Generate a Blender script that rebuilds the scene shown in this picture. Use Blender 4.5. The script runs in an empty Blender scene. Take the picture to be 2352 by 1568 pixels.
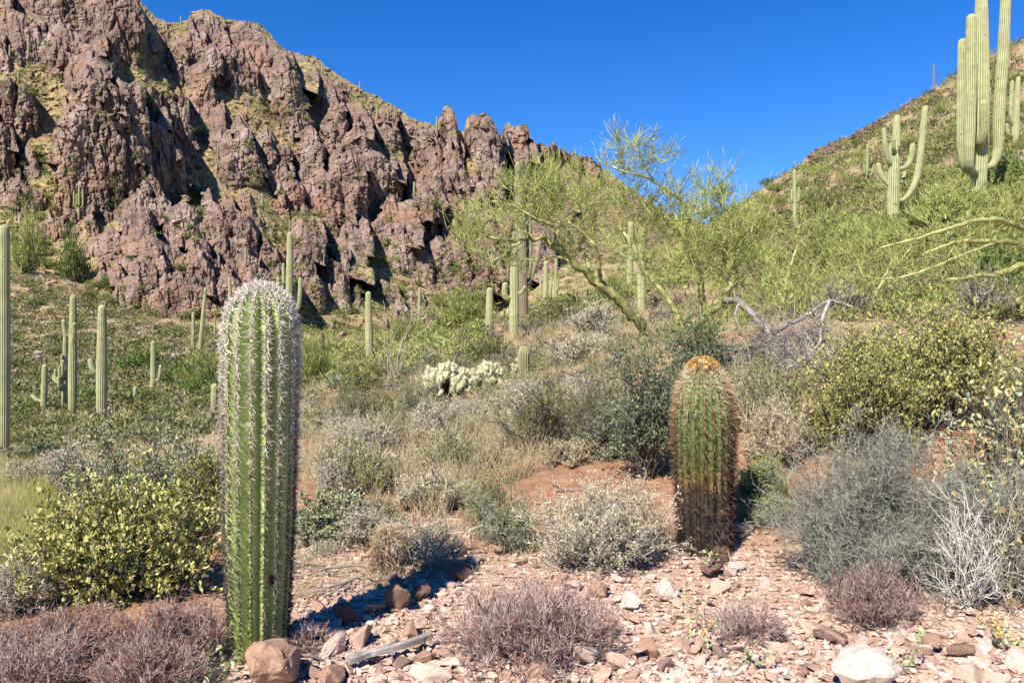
import bpy, bmesh, math, random
import numpy as np

# ------------------------------------------------------------------ camera, sky, sun, exposure
scene = bpy.context.scene
COL = scene.collection
F, CX, CY, H = 1699.0, 1176.0, 784.0, 1.6          # focal length and centre in photo units, eye height in metres
cam_d = bpy.data.cameras.new("camera")
cam_d.sensor_width = 36.0
cam_d.lens = 26.0
cam_d.clip_start = 0.05
cam_d.clip_end = 8000
cam = bpy.data.objects.new("camera", cam_d)
cam.location = (0, 0, H)
cam.rotation_euler = (math.radians(90), 0, 0)
COL.objects.link(cam)
scene.camera = cam

SUN_EL = math.radians(47)
SUN_AZ = math.radians(180 + 33)                      # clockwise from +Y (forward): behind and to the left
world = bpy.data.worlds.new("World")
scene.world = world
world.use_nodes = True
wn = world.node_tree.nodes
wl = world.node_tree.links
sky = wn.new("ShaderNodeTexSky")
sky.sky_type = 'NISHITA'
sky.sun_disc = False
sky.sun_elevation = SUN_EL
sky.sun_rotation = SUN_AZ
sky.altitude = 1200
sky.air_density = 1.0
sky.dust_density = 0.0
sky.ozone_density = 4.0
hsv = wn.new("ShaderNodeHueSaturation")
hsv.inputs["Saturation"].default_value = 1.35
hsv.inputs["Value"].default_value = 1.18
hsv.inputs["Hue"].default_value = 0.513
bg = wn["Background"]
bg.inputs["Strength"].default_value = 0.085
wl.new(sky.outputs[0], hsv.inputs["Color"])
wl.new(hsv.outputs[0], bg.inputs["Color"])
sun_d = bpy.data.lights.new("sun", 'SUN')
sun_d.energy = 5.0
sun_d.angle = math.radians(0.5)
sun_d.color = (1.0, 0.93, 0.82)
sun = bpy.data.objects.new("sun", sun_d)
sx, sy, sz = math.sin(SUN_AZ) * math.cos(SUN_EL), math.cos(SUN_AZ) * math.cos(SUN_EL), math.sin(SUN_EL)
sun.rotation_euler = (math.pi / 2 - SUN_EL, 0, math.atan2(sy, sx) + math.pi / 2)
COL.objects.link(sun)
scene.view_settings.view_transform = 'Standard'
scene.view_settings.look = 'None'
scene.view_settings.exposure = 1.0
scene.view_settings.gamma = 1.0
scene.cycles.max_bounces = 4
scene.cycles.diffuse_bounces = 1
scene.cycles.glossy_bounces = 2
scene.cycles.transmission_bounces = 2

# ------------------------------------------------------------------ helpers
def P(u, v, Y):
    u = np.asarray(u, float); v = np.asarray(v, float); Y = np.asarray(Y, float)
    return np.stack(np.broadcast_arrays((u - CX) / F * Y, Y, H + (CY - v) / F * Y), -1)

def norm(a):
    return a / np.maximum(np.linalg.norm(a, axis=-1, keepdims=True), 1e-9)

def hash2(ix, iy, seed):
    h = (ix.astype(np.int64) * 374761393 + iy.astype(np.int64) * 668265263 + seed * 974634777) & 0xFFFFFFFF
    h = ((h ^ (h >> 13)) * 1274126177) & 0xFFFFFFFF
    return ((h ^ (h >> 16)) & 0xFFFFFF) / float(0xFFFFFF)

def vnoise(x, y, seed=0):
    ix = np.floor(x); iy = np.floor(y)
    fx = x - ix; fy = y - iy
    fx = fx * fx * (3 - 2 * fx); fy = fy * fy * (3 - 2 * fy)
    a = hash2(ix, iy, seed); b = hash2(ix + 1, iy, seed)
    c = hash2(ix, iy + 1, seed); d = hash2(ix + 1, iy + 1, seed)
    return (a * (1 - fx) + b * fx) * (1 - fy) + (c * (1 - fx) + d * fx) * fy

def fbm(x, y, seed=0, octv=4, gain=0.5):
    s = 0; amp = 1; tot = 0
    for i in range(octv):
        s = s + amp * vnoise(x * 2 ** i + 17.3 * i, y * 2 ** i + 9.1 * i, seed + i)
        tot += amp; amp *= gain
    return s / tot

class MB:
    """collects numpy vertices and faces and links them as one mesh object"""
    def __init__(self):
        self.v = []; self.f = []; self.t = []; self.m = []; self.n = 0
    def add(self, V, Fq, tint=0.5, mi=0):
        V = np.asarray(V, float).reshape(-1, 3)
        Fq = np.asarray(Fq, np.int64)
        self.v.append(V); self.f.append(Fq + self.n)
        t = np.empty(len(V)); t[:] = np.asarray(tint, float).reshape(-1) if np.ndim(tint) else tint
        self.t.append(t); self.m.append(np.full(len(Fq), mi, np.int32)); self.n += len(V)
    def mesh(self, name, mats, smooth=False):
        me = bpy.data.meshes.new(name)
        V = np.concatenate(self.v)
        me.vertices.add(len(V)); me.vertices.foreach_set("co", V.astype(np.float32).ravel())
        loops = np.concatenate([f.ravel() for f in self.f])
        sizes = np.concatenate([np.full(len(f), f.shape[1], np.int64) for f in self.f])
        starts = np.concatenate([[0], np.cumsum(sizes)[:-1]])
        me.loops.add(len(loops)); me.loops.foreach_set("vertex_index", loops.astype(np.int32))
        me.polygons.add(len(sizes)); me.polygons.foreach_set("loop_start", starts.astype(np.int32))
        for m in (mats if isinstance(mats, (list, tuple)) else [mats]):
            me.materials.append(m)
        me.polygons.foreach_set("material_index", np.concatenate(self.m))
        me.polygons.foreach_set("use_smooth", np.full(len(sizes), smooth, bool))
        at = me.attributes.new("tint", 'FLOAT', 'POINT')
        at.data.foreach_set("value", np.concatenate(self.t).astype(np.float32))
        me.update(calc_edges=True)
        return me
    def build(self, name, mats, parent=None, smooth=False, origin=None):
        if origin is not None:
            o3 = np.asarray(origin, float)
            self.v = [a - o3 for a in self.v]
        o = bpy.data.objects.new(name, self.mesh(name, mats, smooth))
        if origin is not None and parent is None:
            o.location = origin
        COL.objects.link(o)
        if parent is not None:
            o.parent = parent
        return o

def tag(o, label=None, cat=None, group=None, kind=None):
    if label: o["label"] = label
    if cat: o["category"] = cat
    if group: o["group"] = group
    if kind: o["kind"] = kind
    return o

def empty(name, loc, label, cat, group=None):
    o = bpy.data.objects.new(name, None)
    o.location = loc
    o.empty_display_size = 0.1
    COL.objects.link(o)
    return tag(o, label, cat, group)

def copy_thing(o):
    c = o.copy(); COL.objects.link(c)
    for ch in o.children:
        d = ch.copy(); COL.objects.link(d); d.parent = c
    return c

def tubes(mb, Pt, R, sides=3, tint=0.5, mi=0):
    """Pt (N,K,3), R (N,K) or (K,) -> tapered tubes"""
    Pt = np.asarray(Pt, float); N, K, _ = Pt.shape
    R = np.broadcast_to(np.asarray(R, float), (N, K))
    d = norm(Pt[:, -1] - Pt[:, 0])
    ref = np.where(np.abs(d[:, 2:3]) < 0.9, np.array([[0, 0, 1.0]]), np.array([[1.0, 0, 0]]))
    a = norm(np.cross(d, ref)); b = np.cross(d, a)
    th = np.arange(sides) * 2 * math.pi / sides
    V = Pt[:, :, None, :] + R[:, :, None, None] * (np.cos(th)[None, None, :, None] * a[:, None, None, :] + np.sin(th)[None, None, :, None] * b[:, None, None, :])
    idx = np.arange(N * K * sides).reshape(N, K, sides)
    j2 = (np.arange(sides) + 1) % sides
    Q = np.stack([idx[:, :-1, :], idx[:, :-1, j2], idx[:, 1:, j2], idx[:, 1:, :]], -1).reshape(-1, 4)
    t = np.broadcast_to(np.asarray(tint, float).reshape(-1, 1, 1) if np.ndim(tint) == 1 else np.asarray(tint, float), (N, K, sides)).ravel() if np.ndim(tint) < 2 else np.repeat(np.asarray(tint, float)[:, :, None], sides, 2).ravel()
    mb.add(V, Q, t, mi)

def leaves(mb, pos, d, L, W, rng, fold=0.25, tint=None, mi=0, hint=None):
    N = len(pos); d = norm(d)
    if hint is None: hint = rng.normal(size=(N, 3))
    s = norm(np.cross(d, hint)); n = np.cross(s, d)
    L = np.broadcast_to(L, (N,))[:, None]; W = np.broadcast_to(W, (N,))[:, None]
    f = fold * W
    V = np.stack([pos, pos + d * L * .3 + s * W * .5 + n * f, pos + d * L * .72 + s * W * .42 + n * f,
                  pos + d * L, pos + d * L * .72 - s * W * .42 + n * f, pos + d * L * .3 - s * W * .5 + n * f], 1)
    i = np.arange(N)[:, None] * 6
    Q = np.concatenate([i + np.array([[0, 3, 2, 1]]), i + np.array([[0, 5, 4, 3]])])
    if tint is None: tint = rng.random(N)
    mb.add(V, Q, np.repeat(tint, 6), mi)

def catmull(pts, K):
    pts = np.asarray(pts, float)
    if len(pts) == 2:
        s = np.linspace(0, 1, K)[:, None]
        return pts[0] * (1 - s) + pts[1] * s
    p = np.vstack([2 * pts[0] - pts[1], pts, 2 * pts[-1] - pts[-2]])
    seg = np.linalg.norm(np.diff(pts, axis=0), axis=1); cum = np.concatenate([[0], np.cumsum(seg)])
    out = []
    for s in np.linspace(0, cum[-1], K):
        i = min(np.searchsorted(cum, s, side='right') - 1, len(seg) - 1)
        t = (s - cum[i]) / max(seg[i], 1e-9)
        a, b, c, d = p[i], p[i + 1], p[i + 2], p[i + 3]
        out.append(0.5 * ((2 * b) + (-a + c) * t + (2 * a - 5 * b + 4 * c - d) * t * t + (-a + 3 * b - 3 * c + d) * t ** 3))
    return np.array(out)

def ribbed(mb, path, R, nribs, depth, ref, per=4, cap=True, wob=0.0, seed=0):
    """ribbed cactus column along a path (K,3) with radii (K,), rounded tip"""
    path = np.asarray(path, float); R = np.asarray(R, float)
    if cap:
        t = norm(path[-1] - path[-2]); r = R[-1]
        ss = np.array([.3, .55, .75, .9, .985])
        path = np.vstack([path, path[-1] + t * (ss[:, None] * r * 1.1)])
        R = np.concatenate([R, r * np.sqrt(1 - ss ** 2)])
    K = len(path)
    T = np.gradient(path, axis=0); T = norm(T)
    ref = np.asarray(ref, float)
    a = norm(ref - (T @ ref)[:, None] * T); b = np.cross(T, a)
    m = nribs * per
    th = np.arange(m) * 2 * math.pi / m
    c = np.abs(np.cos(nribs * th / 2)) ** 0.85
    prof = 1 - depth * (1 - c)
    rng = np.random.default_rng(seed)
    Rj = R * (1 + wob * (rng.random(K) - .5))
    V = path[:, None, :] + (Rj[:, None] * prof[None, :])[..., None] * (np.cos(th)[None, :, None] * a[:, None, :] + np.sin(th)[None, :, None] * b[:, None, :])
    idx = np.arange(K * m).reshape(K, m); j2 = (np.arange(m) + 1) % m
    Q = np.stack([idx[:-1], idx[:-1, j2], idx[1:, j2], idx[1:]], -1).reshape(-1, 4)
    mb.add(V, Q, np.broadcast_to(c, (K, m)).ravel())
    top = path[-1]
    nb = mb.n
    mb.add(np.array([top + T[-1] * 0.002]), np.zeros((0, 4), int), 1.0)
    mb.f.append(np.stack([idx[-1] + nb - K * m, idx[-1, j2] + nb - K * m, np.full(m, nb)], -1)); mb.m.append(np.zeros(m, np.int32))
    return path, R

# ------------------------------------------------------------------ materials
def new_mat(name):
    m = bpy.data.materials.new(name); m.use_nodes = True
    return m, m.node_tree.nodes, m.node_tree.links, m.node_tree.nodes["Principled BSDF"]

def ramp(n, stops):
    r = n.new("ShaderNodeValToRGB"); e = r.color_ramp.elements
    while len(e) < len(stops): e.new(0.5)
    for k, (p, c) in enumerate(stops):
        e[k].position = p; e[k].color = (*c, 1)
    return r

def noise(n, l, scale, detail=4, rough=0.55, vec=None, dist=0.0):
    t = n.new("ShaderNodeTexNoise"); t.inputs["Scale"].default_value = scale
    t.inputs["Detail"].default_value = detail; t.inputs["Roughness"].default_value = rough
    t.inputs["Distortion"].default_value = dist
    if vec is not None: l.new(vec, t.inputs["Vector"])
    return t

def coords(n, kind="Object", l=None, scale=None):
    tc = n.new("ShaderNodeTexCoord")
    if scale is None: return tc.outputs[kind]
    mp = n.new("ShaderNodeMapping"); mp.inputs["Scale"].default_value = scale
    l.new(tc.outputs[kind], mp.inputs["Vector"]); return mp.outputs[0]

def mixc(n, l, fac, a, b, mode='MIX'):
    x = n.new("ShaderNodeMix"); x.data_type = 'RGBA'; x.blend_type = mode
    for sock, val in ((0, fac), (6, a), (7, b)):
        if hasattr(val, "is_output"): l.new(val, x.inputs[sock])
        elif sock == 0: x.inputs[0].default_value = val
        else: x.inputs[sock].default_value = (*val, 1)
    return x.outputs[2]

def attr(n, name="tint"):
    a = n.new("ShaderNodeAttribute"); a.attribute_name = name
    return a.outputs["Fac"]

def tint_mat(name, stops, rough=0.7, trans=0.0, spec=0.2, objvar=0.0, nscale=None, namt=0.3):
    m, n, l, b = new_mat(name)
    r = ramp(n, stops); l.new(attr(n), r.inputs[0])
    c = r.outputs[0]
    if nscale:
        t = noise(n, l, nscale, 3, vec=coords(n))
        g = ramp(n, [(0.3, (1 - namt,) * 3), (0.7, (1 + namt * .6,) * 3)]); l.new(t.outputs[0], g.inputs[0])
        c = mixc(n, l, 1.0, c, g.outputs[0], 'MULTIPLY')
    if objvar:
        oi = n.new("ShaderNodeObjectInfo")
        hs = n.new("ShaderNodeHueSaturation")
        mr = n.new("ShaderNodeMapRange"); mr.inputs[3].default_value = 1 - objvar; mr.inputs[4].default_value = 1 + objvar
        l.new(oi.outputs["Random"], mr.inputs[0]); l.new(mr.outputs[0], hs.inputs["Value"]); l.new(c, hs.inputs["Color"])
        c = hs.outputs[0]
    l.new(c, b.inputs["Base Color"])
    b.inputs["Roughness"].default_value = rough
    b.inputs["Specular IOR Level"].default_value = spec
    if trans:
        tr = n.new("ShaderNodeBsdfTranslucent"); l.new(c, tr.inputs["Color"])
        mx = n.new("ShaderNodeMixShader"); mx.inputs[0].default_value = trans
        l.new(b.outputs[0], mx.inputs[1]); l.new(tr.outputs[0], mx.inputs[2])
        l.new(mx.outputs[0], n["Material Output"].inputs["Surface"])
    return m

def cactus_mat(name, green, pale, base, bz0=0.3, bz1=1.5, light_top=0.0):
    """green flesh, pale spine lines along the rib crests, brown corky foot"""
    m, n, l, b = new_mat(name)
    t = attr(n)
    g = ramp(n, [(0.55, green), (0.97, pale)]); l.new(t, g.inputs[0])
    co = coords(n)
    ns = noise(n, l, 3.0, 5, .6, co)
    gr = ramp(n, [(0.3, (.72,) * 3), (0.7, (1.12,) * 3)]); l.new(ns.outputs[0], gr.inputs[0])
    c = mixc(n, l, 1.0, g.outputs[0], gr.outputs[0], 'MULTIPLY')
    sp = n.new("ShaderNodeSeparateXYZ"); l.new(co, sp.inputs[0])
    mr = n.new("ShaderNodeMapRange"); mr.inputs[1].default_value = bz0; mr.inputs[2].default_value = bz1
    mr.inputs[3].default_value = 1; mr.inputs[4].default_value = 0
    l.new(sp.outputs[2], mr.inputs[0])
    ns2 = noise(n, l, 1.6, 4, .6, co)
    mu = n.new("ShaderNodeMath"); mu.operation = 'MULTIPLY_ADD'; l.new(ns2.outputs[0], mu.inputs[0]); mu.inputs[1].default_value = 1.6
    ad = n.new("ShaderNodeMath"); ad.operation = 'SUBTRACT'; l.new(mr.outputs[0], ad.inputs[0]); ad.inputs[1].default_value = 0.95
    l.new(ad.outputs[0], mu.inputs[2]); mu.use_clamp = True
    mm = n.new("ShaderNodeMath"); mm.operation = 'MULTIPLY'; l.new(mu.outputs[0], mm.inputs[0]); l.new(mr.outputs[0], mm.inputs[1])
    c = mixc(n, l, mm.outputs[0], c, base)
    # dark scars (bird holes, scabs)
    vo = n.new("ShaderNodeTexVoronoi"); vo.inputs["Scale"].default_value = 2.6; l.new(co, vo.inputs["Vector"])
    vr = ramp(n, [(0.06, (1, 1, 1)), (0.10, (0, 0, 0))]); l.new(vo.outputs["Distance"], vr.inputs[0])
    c = mixc(n, l, vr.outputs[0], c, (0.045, 0.035, 0.025))
    l.new(c, b.inputs["Base Color"]); b.inputs["Roughness"].default_value = 0.6
    b.inputs["Specular IOR Level"].default_value = 0.25
    return m

M = {}
M["saguaro"] = cactus_mat("saguaro_skin", (0.19, 0.215, 0.08), (0.50, 0.48, 0.27), (0.22, 0.17, 0.11))
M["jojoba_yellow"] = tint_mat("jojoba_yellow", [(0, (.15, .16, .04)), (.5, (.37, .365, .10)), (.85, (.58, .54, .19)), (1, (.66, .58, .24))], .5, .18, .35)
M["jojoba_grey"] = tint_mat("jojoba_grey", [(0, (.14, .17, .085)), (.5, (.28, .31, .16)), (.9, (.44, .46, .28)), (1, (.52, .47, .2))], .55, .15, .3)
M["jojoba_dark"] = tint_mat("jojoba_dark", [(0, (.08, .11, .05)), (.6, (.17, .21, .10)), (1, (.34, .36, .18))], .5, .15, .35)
M["small_green"] = tint_mat("small_green", [(0, (.10, .13, .03)), (.5, (.20, .23, .06)), (1, (.36, .32, .09))], .6, .2)
M["bright_green"] = tint_mat("bright_green", [(0, (.16, .21, .045)), (.6, (.27, .34, .08)), (1, (.40, .42, .14))], .6, .2)
M["pale_leaf"] = tint_mat("pale_leaf", [(0, (.24, .19, .11)), (.5, (.48, .42, .28)), (1, (.74, .68, .52))], .8, .15)
M["bark_dark"] = tint_mat("bark_dark", [(0, (.045, .035, .028)), (.6, (.11, .085, .065)), (1, (.22, .19, .15))], .85)
M["twig_red"] = tint_mat("twig_red", [(0, (.10, .045, .035)), (.45, (.21, .11, .085)), (.75, (.33, .24, .2)), (1, (.52, .46, .41))], .8)
M["twig_grey"] = tint_mat("twig_grey", [(0, (.12, .09, .062)), (.5, (.31, .255, .175)), (1, (.60, .53, .40))], .8)
M["twig_white"] = tint_mat("twig_white", [(0, (.30, .27, .22)), (1, (.62, .58, .50))], .8)
M["twig_sage"] = tint_mat("twig_sage", [(0, (.07, .062, .05)), (.5, (.18, .175, .135)), (1, (.40, .395, .31))], .8, .1)
M["dry_grass"] = tint_mat("dry_grass", [(0, (.24, .17, .08)), (.5, (.42, .33, .18)), (1, (.62, .53, .34))], .75, .2)
M["green_grass"] = tint_mat("green_grass", [(0, (.19, .2, .05)), (.5, (.34, .33, .09)), (1, (.52, .46, .18))], .7, .25)
M["pv_bark"] = tint_mat("pv_bark", [(0, (.12, .10, .06)), (.35, (.24, .24, .07)), (.8, (.50, .48, .20)), (1, (.58, .54, .28))], .6, 0, .3, nscale=9.0, namt=.45)
M["pv_twig"] = tint_mat("pv_twig", [(0, (.17, .19, .04)), (.5, (.32, .36, .085)), (1, (.48, .50, .17))], .6, .15)
M["deadwood"] = tint_mat("deadwood", [(0, (.09, .075, .065)), (.5, (.22, .19, .165)), (1, (.45, .41, .37))], .85, nscale=14, namt=.4)
M["spine"] = tint_mat("spine", [(0, (.03, .022, .02)), (.5, (.16, .115, .095)), (.8, (.46, .38, .32)), (1, (.72, .64, .54))], .5, 0, .3)
M["barrel_spine"] = tint_mat("barrel_spine", [(0, (.035, .022, .018)), (.4, (.17, .085, .05)), (.7, (.40, .26, .14)), (1, (.68, .56, .36))], .5, 0, .3)
M["yellow_fruit"] = tint_mat("yellow_fruit", [(0, (.26, .13, .03)), (.5, (.46, .27, .07)), (1, (.66, .50, .24))], .6)
M["cholla"] = tint_mat("cholla", [(0, (.2, .15, .06)), (.5, (.58, .54, .27)), (1, (.86, .82, .54))], .6, .2)
M["cholla_dark"] = tint_mat("cholla_dark", [(0, (.03, .022, .015)), (1, (.12, .085, .05))], .9)
M["agave"] = tint_mat("agave", [(0, (.10, .14, .08)), (1, (.26, .32, .22))], .5, 0, .4)
M["pear"] = tint_mat("pear", [(0, (.20, .27, .09)), (1, (.34, .42, .16))], .55)
M["flower"] = tint_mat("flower", [(0, (.50, .30, .09)), (1, (.74, .56, .26))], .7, .2)
M["sage_leaf"] = tint_mat("sage_leaf", [(0, (.12, .125, .09)), (.6, (.25, .255, .18)), (1, (.42, .42, .30))], .7, .15)
M["sprig"] = tint_mat("sprig", [(0, (.28, .31, .15)), (.6, (.44, .46, .26)), (1, (.55, .52, .22))], .6, .25)
SH = []      # foliage of the far shrubs
for nm, st in (("shrub_lime", [(0, (.16, .185, .045)), (.6, (.30, .33, .09)), (1, (.44, .45, .16))]),
               ("shrub_olive", [(0, (.09, .10, .03)), (.6, (.18, .19, .065)), (1, (.29, .28, .11))]),
               ("shrub_green", [(0, (.06, .10, .025)), (.6, (.12, .18, .04)), (1, (.22, .28, .07))]),
               ("shrub_grey", [(0, (.12, .11, .08)), (.6, (.25, .23, .17)), (1, (.40, .37, .28))])):
    SH.append(tint_mat(nm, st, .7, .2, .15, objvar=.22))

def rock_mat(name, stops, scale=6.0, bump=.5, objvar=True):
    m, n, l, b = new_mat(name)
    co = coords(n)
    t = noise(n, l, scale, 8, .6, co)
    r = ramp(n, [(0.25, (.62,) * 3), (0.6, (1.0,) * 3), (.8, (1.18,) * 3)]); l.new(t.outputs[0], r.inputs[0])
    k = ramp(n, stops); k.color_ramp.interpolation = 'LINEAR'
    if objvar:
        oi = n.new("ShaderNodeObjectInfo"); l.new(oi.outputs["Random"], k.inputs[0])
    else:
        l.new(attr(n), k.inputs[0])
    c = mixc(n, l, 1.0, k.outputs[0], r.outputs[0], 'MULTIPLY')
    t2 = noise(n, l, scale * .5, 4, .6, co, .6)
    r2 = ramp(n, [(.52, (0, 0, 0)), (.7, (1, 1, 1))]); l.new(t2.outputs[0], r2.inputs[0])
    sc = n.new("ShaderNodeMath"); sc.operation = 'MULTIPLY'; l.new(r2.outputs[0], sc.inputs[0]); sc.inputs[1].default_value = .55
    c = mixc(n, l, sc.outputs[0], c, (.34, .19, .13))
    l.new(c, b.inputs["Base Color"]); b.inputs["Roughness"].default_value = .9; b.inputs["Specular IOR Level"].default_value = .15
    bp = n.new("ShaderNodeBump"); bp.inputs["Strength"].default_value = bump; bp.inputs["Distance"].default_value = .02
    t3 = noise(n, l, scale * 4, 6, .65, co)
    l.new(t3.outputs[0], bp.inputs["Height"]); l.new(bp.outputs[0], b.inputs["Normal"])
    return m

PINKS = [(0, (.36, .21, .15)), (.2, (.50, .34, .26)), (.45, (.58, .42, .33)), (.65, (.52, .36, .27)), (.8, (.68, .55, .46)), (.93, (.36, .24, .19)), (1, (.20, .125, .105))]
M["rubble"] = rock_mat("rubble", PINKS, 9, .5)
M["gravel"] = rock_mat("gravel", PINKS, 9, .4, False)
M["boulder_tan"] = rock_mat("boulder_tan", [(0, (.44, .27, .18)), (1, (.44, .27, .18))], 7, .7)
M["boulder_brown"] = rock_mat("boulder_brown", [(0, (.27, .17, .12)), (1, (.27, .17, .12))], 8, .7)
M["boulder_dark"] = rock_mat("boulder_dark", [(0, (.16, .095, .08)), (1, (.16, .095, .08))], 8, .6)
M["boulder_white"] = rock_mat("boulder_white", [(0, (.62, .50, .42)), (1, (.62, .50, .42))], 8, .5)
M["crag_lite"] = rock_mat("crag_lite", [(0, (.20, .14, .11)), (.5, (.30, .215, .165)), (1, (.38, .29, .23))], .8, .6, False)
M["crag"] = rock_mat("crag", [(0, (.15, .10, .085)), (1, (.15, .10, .085))], 1.2, .8)

# ------------------------------------------------------------------ the ground: one sheet through measured points
GC = []
def gp(v, Y, *us):
    for u in us: GC.append((u, v, Y))
for Y in (1.2, 2.0, 2.7):
    z = 0.0
    gp(CY + (H - z) * F / Y, Y, -600, 0, 700, 1500, 2352, 3000)
gp(1560, 3.5, -300, 0, 600, 1200, 1800, 2352, 2800)
gp(1392, 4.5, 0, 500, 900, 1300, 1800, 2352)
gp(1268, 5.6, 600, 900, 1140, 1380, 1620, 1800, 2100, 2352)
gp(1285, 5.6, 0, 300)
gp(1190, 7.5, 0, 200, 400); gp(1050, 14, -100, 100, 300, 480); gp(1060, 19, -100, 10); gp(1010, 20, 250)
gp(965, 36, 60, 165, 250); gp(955, 25, 493); gp(912, 50, 0, 350); gp(925, 40, 311)
gp(898, 60, -200, 0, 150); gp(800, 76, -200, 0, 150, 400); gp(700, 97, -200, 0, 150); gp(600, 118, -200, 0); gp(640, 112, 150)
gp(885, 60, 250, 400); gp(850, 62, 450, 520); gp(800, 75, 540); gp(740, 92, 400, 550)
gp(1120, 7.0, 700, 900, 1100); gp(1085, 7.0, 1300, 1480); gp(1050, 7.0, 1740, 1650)
gp(1030, 10, 700, 850); gp(985, 12, 1000); gp(905, 12, 1300); gp(935, 17, 1030); gp(960, 17, 760); gp(870, 20, 1200); gp(880, 22, 900); gp(905, 30, 650)
gp(1000, 9, 1500); gp(800, 12, 1497); gp(790, 14, 1650); gp(770, 22, 1365)
gp(834, 43, 848); gp(830, 65, 700, 742); gp(812, 30, 1020); gp(768, 40, 1125); gp(790, 38, 1180); gp(742, 43, 1208)
gp(760, 55, 1050); gp(762, 62, 960); gp(706, 62, 1254); gp(690, 70, 1300); gp(690, 50, 1350); gp(735, 45, 1474); gp(690, 58, 1440); gp(670, 75, 1440)
gp(780, 80, 1050, 1180); gp(770, 85, 700, 850); gp(720, 90, 1300, 1400); gp(640, 80, 1560)
gp(1000, 7.4, 1900, 2100); gp(1020, 7.0, 2352, 2600); gp(880, 9.5, 1900); gp(850, 9.5, 2150, 2352, 2600)
gp(760, 15, 1850, 2000); gp(720, 15, 2200, 2352); gp(620, 22, 2200, 2352); gp(655, 28, 1850); gp(700, 28, 1700); gp(600, 30, 2000)
gp(542, 41, 2049); gp(600, 42, 1750); gp(452, 32, 2244, 2352); gp(380, 40, 2352); gp(523, 65, 1825); gp(424, 75, 1992); gp(352, 55, 2331); gp(560, 62, 1650); gp(505, 85, 1690)
gp(475, 115, 1690); gp(415, 128, 1790); gp(350, 120, 1875); gp(293, 115, 2000); gp(228, 110, 2110); gp(170, 105, 2200); gp(95, 97, 2352); gp(-60, 90, 2600)
gp(600, 130, 1300, 1500); gp(800, 110, 900); gp(560, 150, 1600); gp(800, 150, 600, 1100)
for u, v in ((1690, 490), (1790, 440), (1875, 385), (2000, 335), (2110, 285), (2200, 235), (2352, 170), (2600, 60)): gp(v, 140, u)
for u, v in ((1690, 530), (1875, 450), (2110, 360), (2352, 270)): gp(v, 168, u)
GC = np.array(GC, float)
LS = 420.0
def gfeat(u, Y): return np.stack([np.asarray(u, float) / 520.0, np.log(np.maximum(Y, 1.2)) / 0.42], -1)
GX = gfeat(GC[:, 0], GC[:, 2]); GT = (CY - GC[:, 1]) / F
GZ = GT                                           # tangent of the ground's elevation seen from the eye
def kern(r): return r                             # biharmonic-like, no overshoot
D0 = np.linalg.norm(GX[:, None] - GX[None], axis=-1)
A = kern(D0) + np.eye(len(GX)) * -0.02
Pm = np.concatenate([np.ones((len(GX), 1)), GX], 1)
S_ = np.block([[A, Pm], [Pm.T, np.zeros((3, 3))]])
GW = np.linalg.solve(S_, np.concatenate([GZ, np.zeros(3)]))
def gtan(u, Y):
    X = gfeat(u, Y); sh = X.shape[:-1]; X = X.reshape(-1, 2)
    out = np.empty(len(X))
    for i in range(0, len(X), 20000):
        x = X[i:i + 20000]
        out[i:i + 20000] = kern(np.linalg.norm(x[:, None] - GX[None], axis=-1)) @ GW[:-3] + GW[-3] + x @ GW[-2:]
    return out.reshape(sh)
def gbump(x, y):
    return (fbm(x * 1.3, y * 1.3, 5, 4) - .5) * np.clip(0.05 + y * .006, 0, .6)
GU = np.linspace(-700, 3100, 330)
GY = np.exp(np.linspace(math.log(1.2), math.log(170), 330))
UU, YY = np.meshgrid(GU, GY)
TT = gtan(UU, YY)
XXg = (UU - CX) / F * YY
ZZg = H + TT * YY + gbump(XXg, YY)
VG = CY - (ZZg - H) / YY * F                      # photo row of each ground vertex
def gz(x, y):
    """ground height, bilinear in the sheet"""
    x = np.asarray(x, float); y = np.asarray(y, float)
    u = CX + F * x / y
    fi = np.clip((u - GU[0]) / (GU[1] - GU[0]), 0, len(GU) - 1.001)
    fj = np.clip(np.log(np.maximum(y, 1.2) / 1.2) / math.log(170 / 1.2) * (len(GY) - 1), 0, len(GY) - 1.001)
    i = fi.astype(int); j = fj.astype(int); a = fi - i; b = fj - j
    return (ZZg[j, i] * (1 - a) + ZZg[j, i + 1] * a) * (1 - b) + (ZZg[j + 1, i] * (1 - a) + ZZg[j + 1, i + 1] * a) * b
def ghit(u, v, ymin=2.0):
    """distance at which the ground is first met at a photo point"""
    i = int(np.clip(round((u - GU[0]) / (GU[1] - GU[0])), 0, len(GU) - 1))
    ok = np.where((VG[:, i] <= v) & (GY > ymin))[0]
    return GY[ok[0]] if len(ok) else None
def G(x, y): return np.array([x, y, float(gz(x, y))])
def GUV(u, Y):
    x = (u - CX) / F * Y
    return G(x, Y)

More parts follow.
